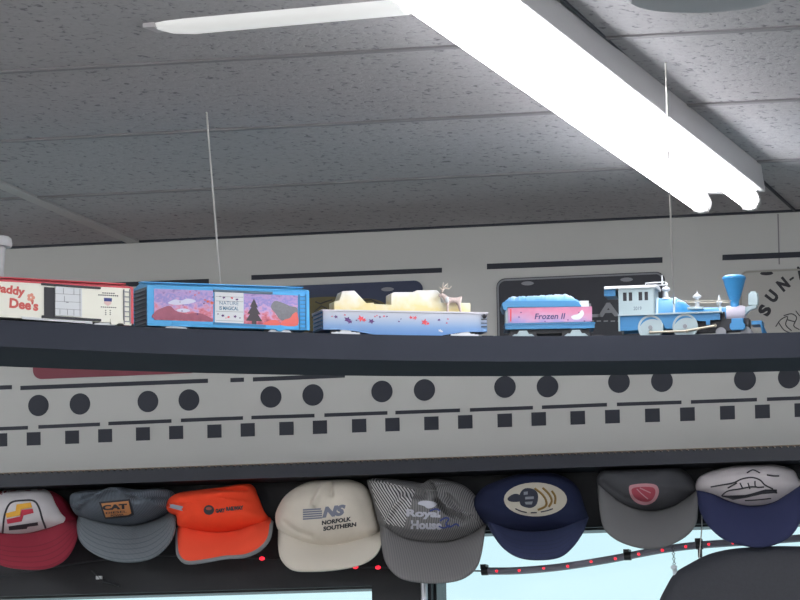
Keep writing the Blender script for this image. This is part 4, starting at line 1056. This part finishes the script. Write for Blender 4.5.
# 4 cream cap
mcr = cl('cap_cream', (208, 200, 188))
cap = Cap('baseball_cap', 'cream cap with grey striped letters and black words', [(276,517),(279,507),(286,496),(298,487),(315,480),(335,478),(352,480),(365,486),(372,497),(377,515),(380,530),(372,540),(355,547),(335,551),(310,548),(290,541),(279,531)],
          [(278,530),(290,536),(305,542),(325,545),(345,543),(365,537),(381,529)], [(279,533),(279,548),(282,561),(292,570),(310,571.5),(335,570),(360,565),(375,556),(381,545),(382,531)],
          mcr, mat_bill('bill_cream', (206, 198, 186), rows=False), creases=[([(323,480),(320,492),(316,505)], .005, .009), ([(328,479),(332,495)], .004, -.010), ([(283,522),(296,531),(310,536)], .005, -.005), ([(350,484),(362,505),(366,525)], .006, -.003)], piping=mcr)
mgl = mat('logo_grey', (118, 122, 138), .8)
b = MB()
e = cap.patch('emblem_bar', mgl, [(303,509.2),(321,508.2),(321,509.7),(303,510.7)])
for k in range(1, 5): cap.patch('emblem_bar', mgl, [(303,509.2+2.3*k),(322,508.2+2.2*k),(322,509.7+2.2*k),(303,510.7+2.3*k)])
cap.text(mgl, [('NS', 334, 511.2, 25, 11, 7, .07, .35)])
cap.text(M['ink'], [('NORFOLK', 336.5, 521, 30, 4.4, 8, .05, .15), ('SOUTHERN', 340, 526.6, 34, 4.4, 8, .05, .15)])
# 5 grey striped cap
mst = mat_stripe('hickory_stripe', (78, 78, 82), (132, 131, 132), .0030)
mst2 = mat_stripe('hickory_stripe_panel', (58, 58, 62), (196, 196, 198), .0046, tilt=.62)
tri = [(369,477),(415,490),(404,527),(386,524),(376,505)]
cap = Cap('baseball_cap', 'crumpled grey pinstriped cap with white lettering and blue script', [(367,478),(373,475),(390,478),(410,481),(424,483),(432,479),(447,480),(463,485),(475,495),(485,510),(487,520),(478,532),(455,541),(430,545),(400,541),(383,531),(377,517),(372,497)],
          [(380,524),(395,533),(410,539),(430,541.5),(450,540),(470,533),(485,522)], [(380.5,528),(383,550),(387,565),(398,577),(415,582),(440,583),(462,579),(476,568),(482,550),(485.5,524)],
          mst, mat_bill('bill_grey', (98, 97, 99), rows=False, stripe=((122, 120, 121), .0030)), crown_mats=[mst, mst, mst2], face_mat=lambda x, y: 2 if inside(tri, x, y) else 0,
          creases=[([(369,481),(400,486),(432,491)], -.006, .014), ([(428,480),(437,487),(441,498),(450,508),(468,516),(485,526)], -.016, .024), ([(448,496),(458,507),(476,517)], .005, -.016), ([(438,500),(447,512),(462,520)], .004, -.014), ([(385,525),(394,508),(405,497)], .005, .012), ([(400,491),(425,496)], .006, -.014), ([(430,482),(438,484),(444,483)], .003, -.012), ([(390,530),(425,537),(460,533)], .005, -.004)], center=(432, 512))
cap.patch('map_emblem', mat('thread_silver', (186, 188, 200), .7), [tuple(p) for p in catmull([(418,504),(421,501),(430,501),(437,503.5),(434,507),(428,508.5),(424,506)], 3)])
mtx = mat('thread_white', (176, 178, 190), .7)
cap.text(mtx, [('Royal', 423.5, 514.5, 34, 9.5, -2, .05, 0), ('House', 426.5, 525, 31, 9, -1, .05, 0)])
cap.stroke('blue_script', mat('thread_blue', (52, 66, 128), .7), [[(440,521),(445,518),(449,519),(446,524),(450,527),(456,524),(459,526)], [(439,526),(444,528),(450,525)], [(430,511),(436,509),(440,511)]], .0014)
# 6 navy cap with oval patch
mnv = cl('cap_navy', (31, 37, 64))
cap = Cap('baseball_cap', 'navy blue cap with pale oval patch of a dark engine and gold wheat', [(472,505),(482,489),(500,480),(520,474),(545,472),(565,477),(578,488),(584,505),(588,519),(580,530),(560,534),(530,536),(505,533),(490,527),(474,515)],
          [(488,521),(510,529),(535,531),(560,528),(587,517)], [(488,524),(495,537),(505,550),(520,558),(540,560),(560,557),(573,547),(583,533),(587.5,519)],
          mnv, mat_bill('bill_navy', (36, 44, 78)))
e = cap.patch('oval_patch', mat('patch_ivory', (178, 172, 160), .8), [(535.5+31.5*math.cos(a), 499.5+17*math.sin(a)) for a in np.linspace(0, 2*PI, 30, endpoint=False)], sub=8)
mdn = mat('thread_dark_navy', (34, 38, 54), .8)
for q in ([(508,498),(514,494),(520,495),(521,501),(514,502),(509,501)], [(520,494),(525,488.5),(533,489),(538,494),(537,504),(531,508),(523,506.5),(520,503)]):
    cap.patch('engine_motif', mdn, [tuple(p) for p in catmull(q, 3)], lift=.0018)
cap.patch('engine_window', mat('thread_grey', (120, 124, 132), .8), [(524,492),(528,491.5),(528,494.5),(524,495)], lift=.0026)
cap.patch('engine_window', mat('thread_grey', (120, 124, 132), .8), [(525.5,497),(534,496.5),(534,499),(525.5,499.5)], lift=.0026)
cap.patch('engine_window', mat('thread_grey', (120, 124, 132), .8), [(525,502),(533,501.5),(532,504.5),(526,504.5)], lift=.0026)
cap.stroke('wheat_motif', mat('thread_gold', (124, 98, 50), .8), [[(535,488.5),(542,494),(546,500),(546,506),(538,510)], [(543,488),(549,494),(552,501),(549,507)], [(552,491),(555.5,497),(555,504)]], .0021, lift=.0016)
cap.stroke('motto_print', mdn, [[(515.5,508.8),(521,511.2),(527,512.6)], [(531,512.8),(537,512.7)], [(541,512),(547,510.8),(553,508.8)]], .0011, lift=.0016)
# 7 dark grey cap
mgy = cl('cap_grey', (70, 71, 76))
cap = Cap('baseball_cap', 'dark grey cap with faded red and pink round emblem', [(597,478),(606,469),(630,465),(660,465),(682,469),(693,480),(697,490),(690,497),(675,508),(650,514),(630,512),(612,502),(600,490)],
          [(598,484),(612,496),(630,507),(650,510.5),(670,506),(685,497),(697,488)], [(598.5,490),(601,515),(605,530),(618,541),(640,548),(660,548),(680,540),(692,530),(697,518),(697.5,491)],
          mgy, mat_bill('bill_grey_plain', (98, 98, 100), rows=False), creases=[([(602,482),(625,498),(648,503)], .004, -.004)])
mp1 = mat('emblem_pink', (176, 128, 136), .8); mp2 = mat('emblem_wine', (150, 58, 74), .8)
cap.patch('round_emblem', mp1, [tuple(p) for p in catmull([(629,487),(634,484.5),(646,483.5),(656,485),(659,492),(655,501),(646,505),(637,503),(631,497)], 3)])
cap.patch('emblem_field', mp2, [tuple(p) for p in catmull([(632,489),(640,487),(653,487.5),(655.5,493),(652,500),(646,502),(638,500),(633,495)], 3)], lift=.0018)
cap.stroke('emblem_motif', mp1, [[(637,489),(642,494),(648,499)], [(640,488),(651,493)]], .0011, lift=.0022)
b = MB(); 
# 8 navy cap with white front
mbl = cl('cap_blue', (30, 36, 80)); mwf = cl('cap_white_front', (188, 182, 186))
cap = Cap('baseball_cap', 'navy cap with white front and black sketch of a streamlined train', [(696,490),(698,479),(710,472),(730,467),(755,463),(778,465),(793,470),(798,478),(802,488),(790,500),(770,508),(745,509),(722,502),(704,495)],
          [(696,490),(712,493.5),(728,500.5),(748,505.5),(770,503),(787,494),(802,483)], [(696.5,494),(702,515),(712,530),(725,540),(745,546),(765,547),(785,540),(797,528),(803,510),(805,486)],
          mwf, mat_bill('bill_blue', (36, 42, 80), rows=False))
cap.stroke('train_sketch', M['ink'], [[(711,487),(722,485),(733,483),(742,479),(752,477.5),(760,480),(765,485),(773,489)], [(722,496),(735,498.5),(745,497),(757,494),(770,492),(777,493)], [(722,495.5),(728,491),(740,489),(750,487),(757,487)], [(740,483),(743,489)], [(748,483),(750,489)], [(755,481),(756,487),(764,487)], [(728,488),(737,483)], [(767,475),(773,476),(779,476)], [(747,473),(753,470),(760,473)], [(745,500.5),(755,500),(771,498.5)]], .0013)
cap.patch('train_body_sketch', M['ink'], [(722,495.8),(735,497),(750,494),(765,489.5),(777,489.5),(777,493),(762,494.2),(748,497.5),(733,500)], lift=.0012)

# ------------------------------------------------------------------ red rope light across the window
yr = D-.022
path = [(-40,585),(60,566),(150,556),(262,558.5),(320,562),(355,567),(378,567.5),(430,570),(485,571),(520,570.5),(560,567),(600,561),(628,556),(660,550),(690,546),(720,543.5),(760,541),(830,536)]
pp = [tuple(at_Y(x, y, yr)) for x, y in catmull(path, 6, False)]
root = empty('rope_light', pp[60], 0, 'clear rope light with red glowing lamps strung across the window top', 'string light')
ro = root.location[:]
mt_ = mat('rope_plastic', (128, 128, 140), .25)
i0 = min(range(len(pp)), key=lambda i: abs(proj(pp[i])[0]-484))
b = MB(); b.tube(pp[i0:], .0068, 10); b.build('tube', mt_, root, off=ro)
b = MB(); b.tube(pp[:i0+1], .0014, 8); b.build('lead_wire', M['blk2'], root, off=ro)
mled = mat('red_led', (255, 60, 70), .3, emit=(255, 40, 62), estr=1.3)
for x in [262,355.5,378,497,519.5,544,568,591.5,615.5,639,662.5,686,709,733]:
    j = min(range(len(pp)), key=lambda i: abs(proj(pp[i])[0]-x)); P = np.array(pp[j])
    P = P+(np.array(pp[min(j+1, len(pp)-1)])-P)*0
    q = at_Y(x, proj(pp[j])[1], yr-.0035)
    b = MB(); b.ball(q, .0048, 10, sc=(1.1, .8, .75)); b.build('led_bulb', mled, root, off=ro)
for x in (485, 628, 701):
    j = min(range(len(pp)), key=lambda i: abs(proj(pp[i])[0]-x)); P = pp[j]
    b = MB(); b.lathe([(0, .0078), (1, .0078)], (P[0]-.006, P[1], P[2]), (P[0]+.006, P[1], P[2]), 14); b.box((P[0]-.008, P[1]-.003, P[2]+.004), (P[0]+.002, P[1]+.022, P[2]+.012))
    if x == 701: b.box((P[0]-.003, P[1]-.003, P[2]-.022), (P[0]+.004, P[1]+.003, P[2]))
    b.build('clip', M['black'], root, off=ro, smooth=False)
# loose cable and pale clip under the red cap
q = [tuple(at_Y(x, y, D-.012)) for x, y in catmull([(92,570),(98,576),(103,581),(112,583),(119,586)], 5, False)]
b = MB(); b.tube(q, .0022, 8); o = b.build('loose_cable', M['blk2'], off=q[0]); o.location = q[0]; tag(o, 'short dark cable hanging below the denim cap at the lower left', 'cable')
b = MB(); p = at_Y(99, 577, D-.014); b.box((-.006, 0, -.004), (.005, .006, .002)); b.build('pale_clip', M['white'], o, smooth=False).location = tuple(np.array(p)-np.array(q[0]))

# ------------------------------------------------------------------ round black hanging sign
ys = D-.115
out = catmull([(656,620),(659,602),(666,587),(675,573),(690,563.5),(708,554.5),(728,549.5),(752,547),(780,546),(812,547),(838,551),(862,560),(878,575),(888,600),(890,640),(880,690),(850,720),(775,728),(700,720),(665,690),(655,650)], 8)
P2 = [at_Y(x, y, ys)[[0, 2]] for x, y in out]; cc = np.mean(P2, axis=0)
root = empty('hanging_sign', (cc[0], ys, cc[1]), 0, 'large black rounded sign hanging in front of the window at lower right', 'sign')
b = MB(); n = len(P2); vs = []
prof = [(.0, -.026), (.55, -.024), (.85, -.017), (.96, -.009), (1, 0), (.96, .008), (.5, .010), (0, .010)]
for f_, y in prof: vs += [((p[0]-cc[0])*max(f_, 1e-3), y, (p[1]-cc[1])*max(f_, 1e-3)) for p in P2]
b.add(vs, [(i*n+k, i*n+(k+1) % n, (i+1)*n+(k+1) % n, (i+1)*n+k) for i in range(len(prof)-1) for k in range(n)])
b.build('board', mat('sign_black', (44, 46, 54), .6, noise=.2, nscale=200, bump=.3, bscale=500), root)
p = np.array(at_Y(674.5, 567.5, ys-.004))-np.array(root.location[:])
b = MB(); b.tube([p+np.array((-.0, .004, -.012)), p], .004, 8); b.ball(p+np.array((0, -.006, 0)), .0055, 10, sc=(1.1, .8, .8)); b.build('hook_knob', mat('knob_pale', (214, 226, 234), .3), root)
b = MB(); top = np.array(at_Y(673, 545, D-.028))-np.array(root.location[:])
nl = 9
for k in range(nl):
    a = p+(top-p)*k/nl; c = p+(top-p)*(k+1.15)/nl; d_ = .0016 if k % 2 else .0006
    b.tube([a+np.array((-d_, 0, 0)), (a+c)/2+np.array((-d_*1.6, 0, 0)), c, (a+c)/2+np.array((d_*1.6, 0, 0)), a], .0006, 5)
b.build('chain', M['blk2'], root)
a = at_Y(702, 526, D-.06); c = at_Y(699, 560, ys+.006)
b = MB(); b.tube([tuple(np.array(a)+np.array((0, 0, .03))), tuple(a), tuple(c)], .0012, 6)
b.build('hanging_cord', M['wire'], root, off=root.location[:])

# ------------------------------------------------------------------ light
wd = bpy.data.worlds.new('sky'); SC.world = wd; wd.use_nodes = True
bg = wd.node_tree.nodes['Background']; bg.inputs[0].default_value = lin((214, 245, 253)); bg.inputs[1].default_value = 1.08
SC.view_settings.view_transform = 'Standard'; SC.view_settings.look = 'None'
SC.view_settings.exposure = 0.0; SC.view_settings.gamma = 1.0; SC.view_settings.use_curve_mapping = False
SC.cycles.use_denoising = True
SC.cycles.max_bounces = 8
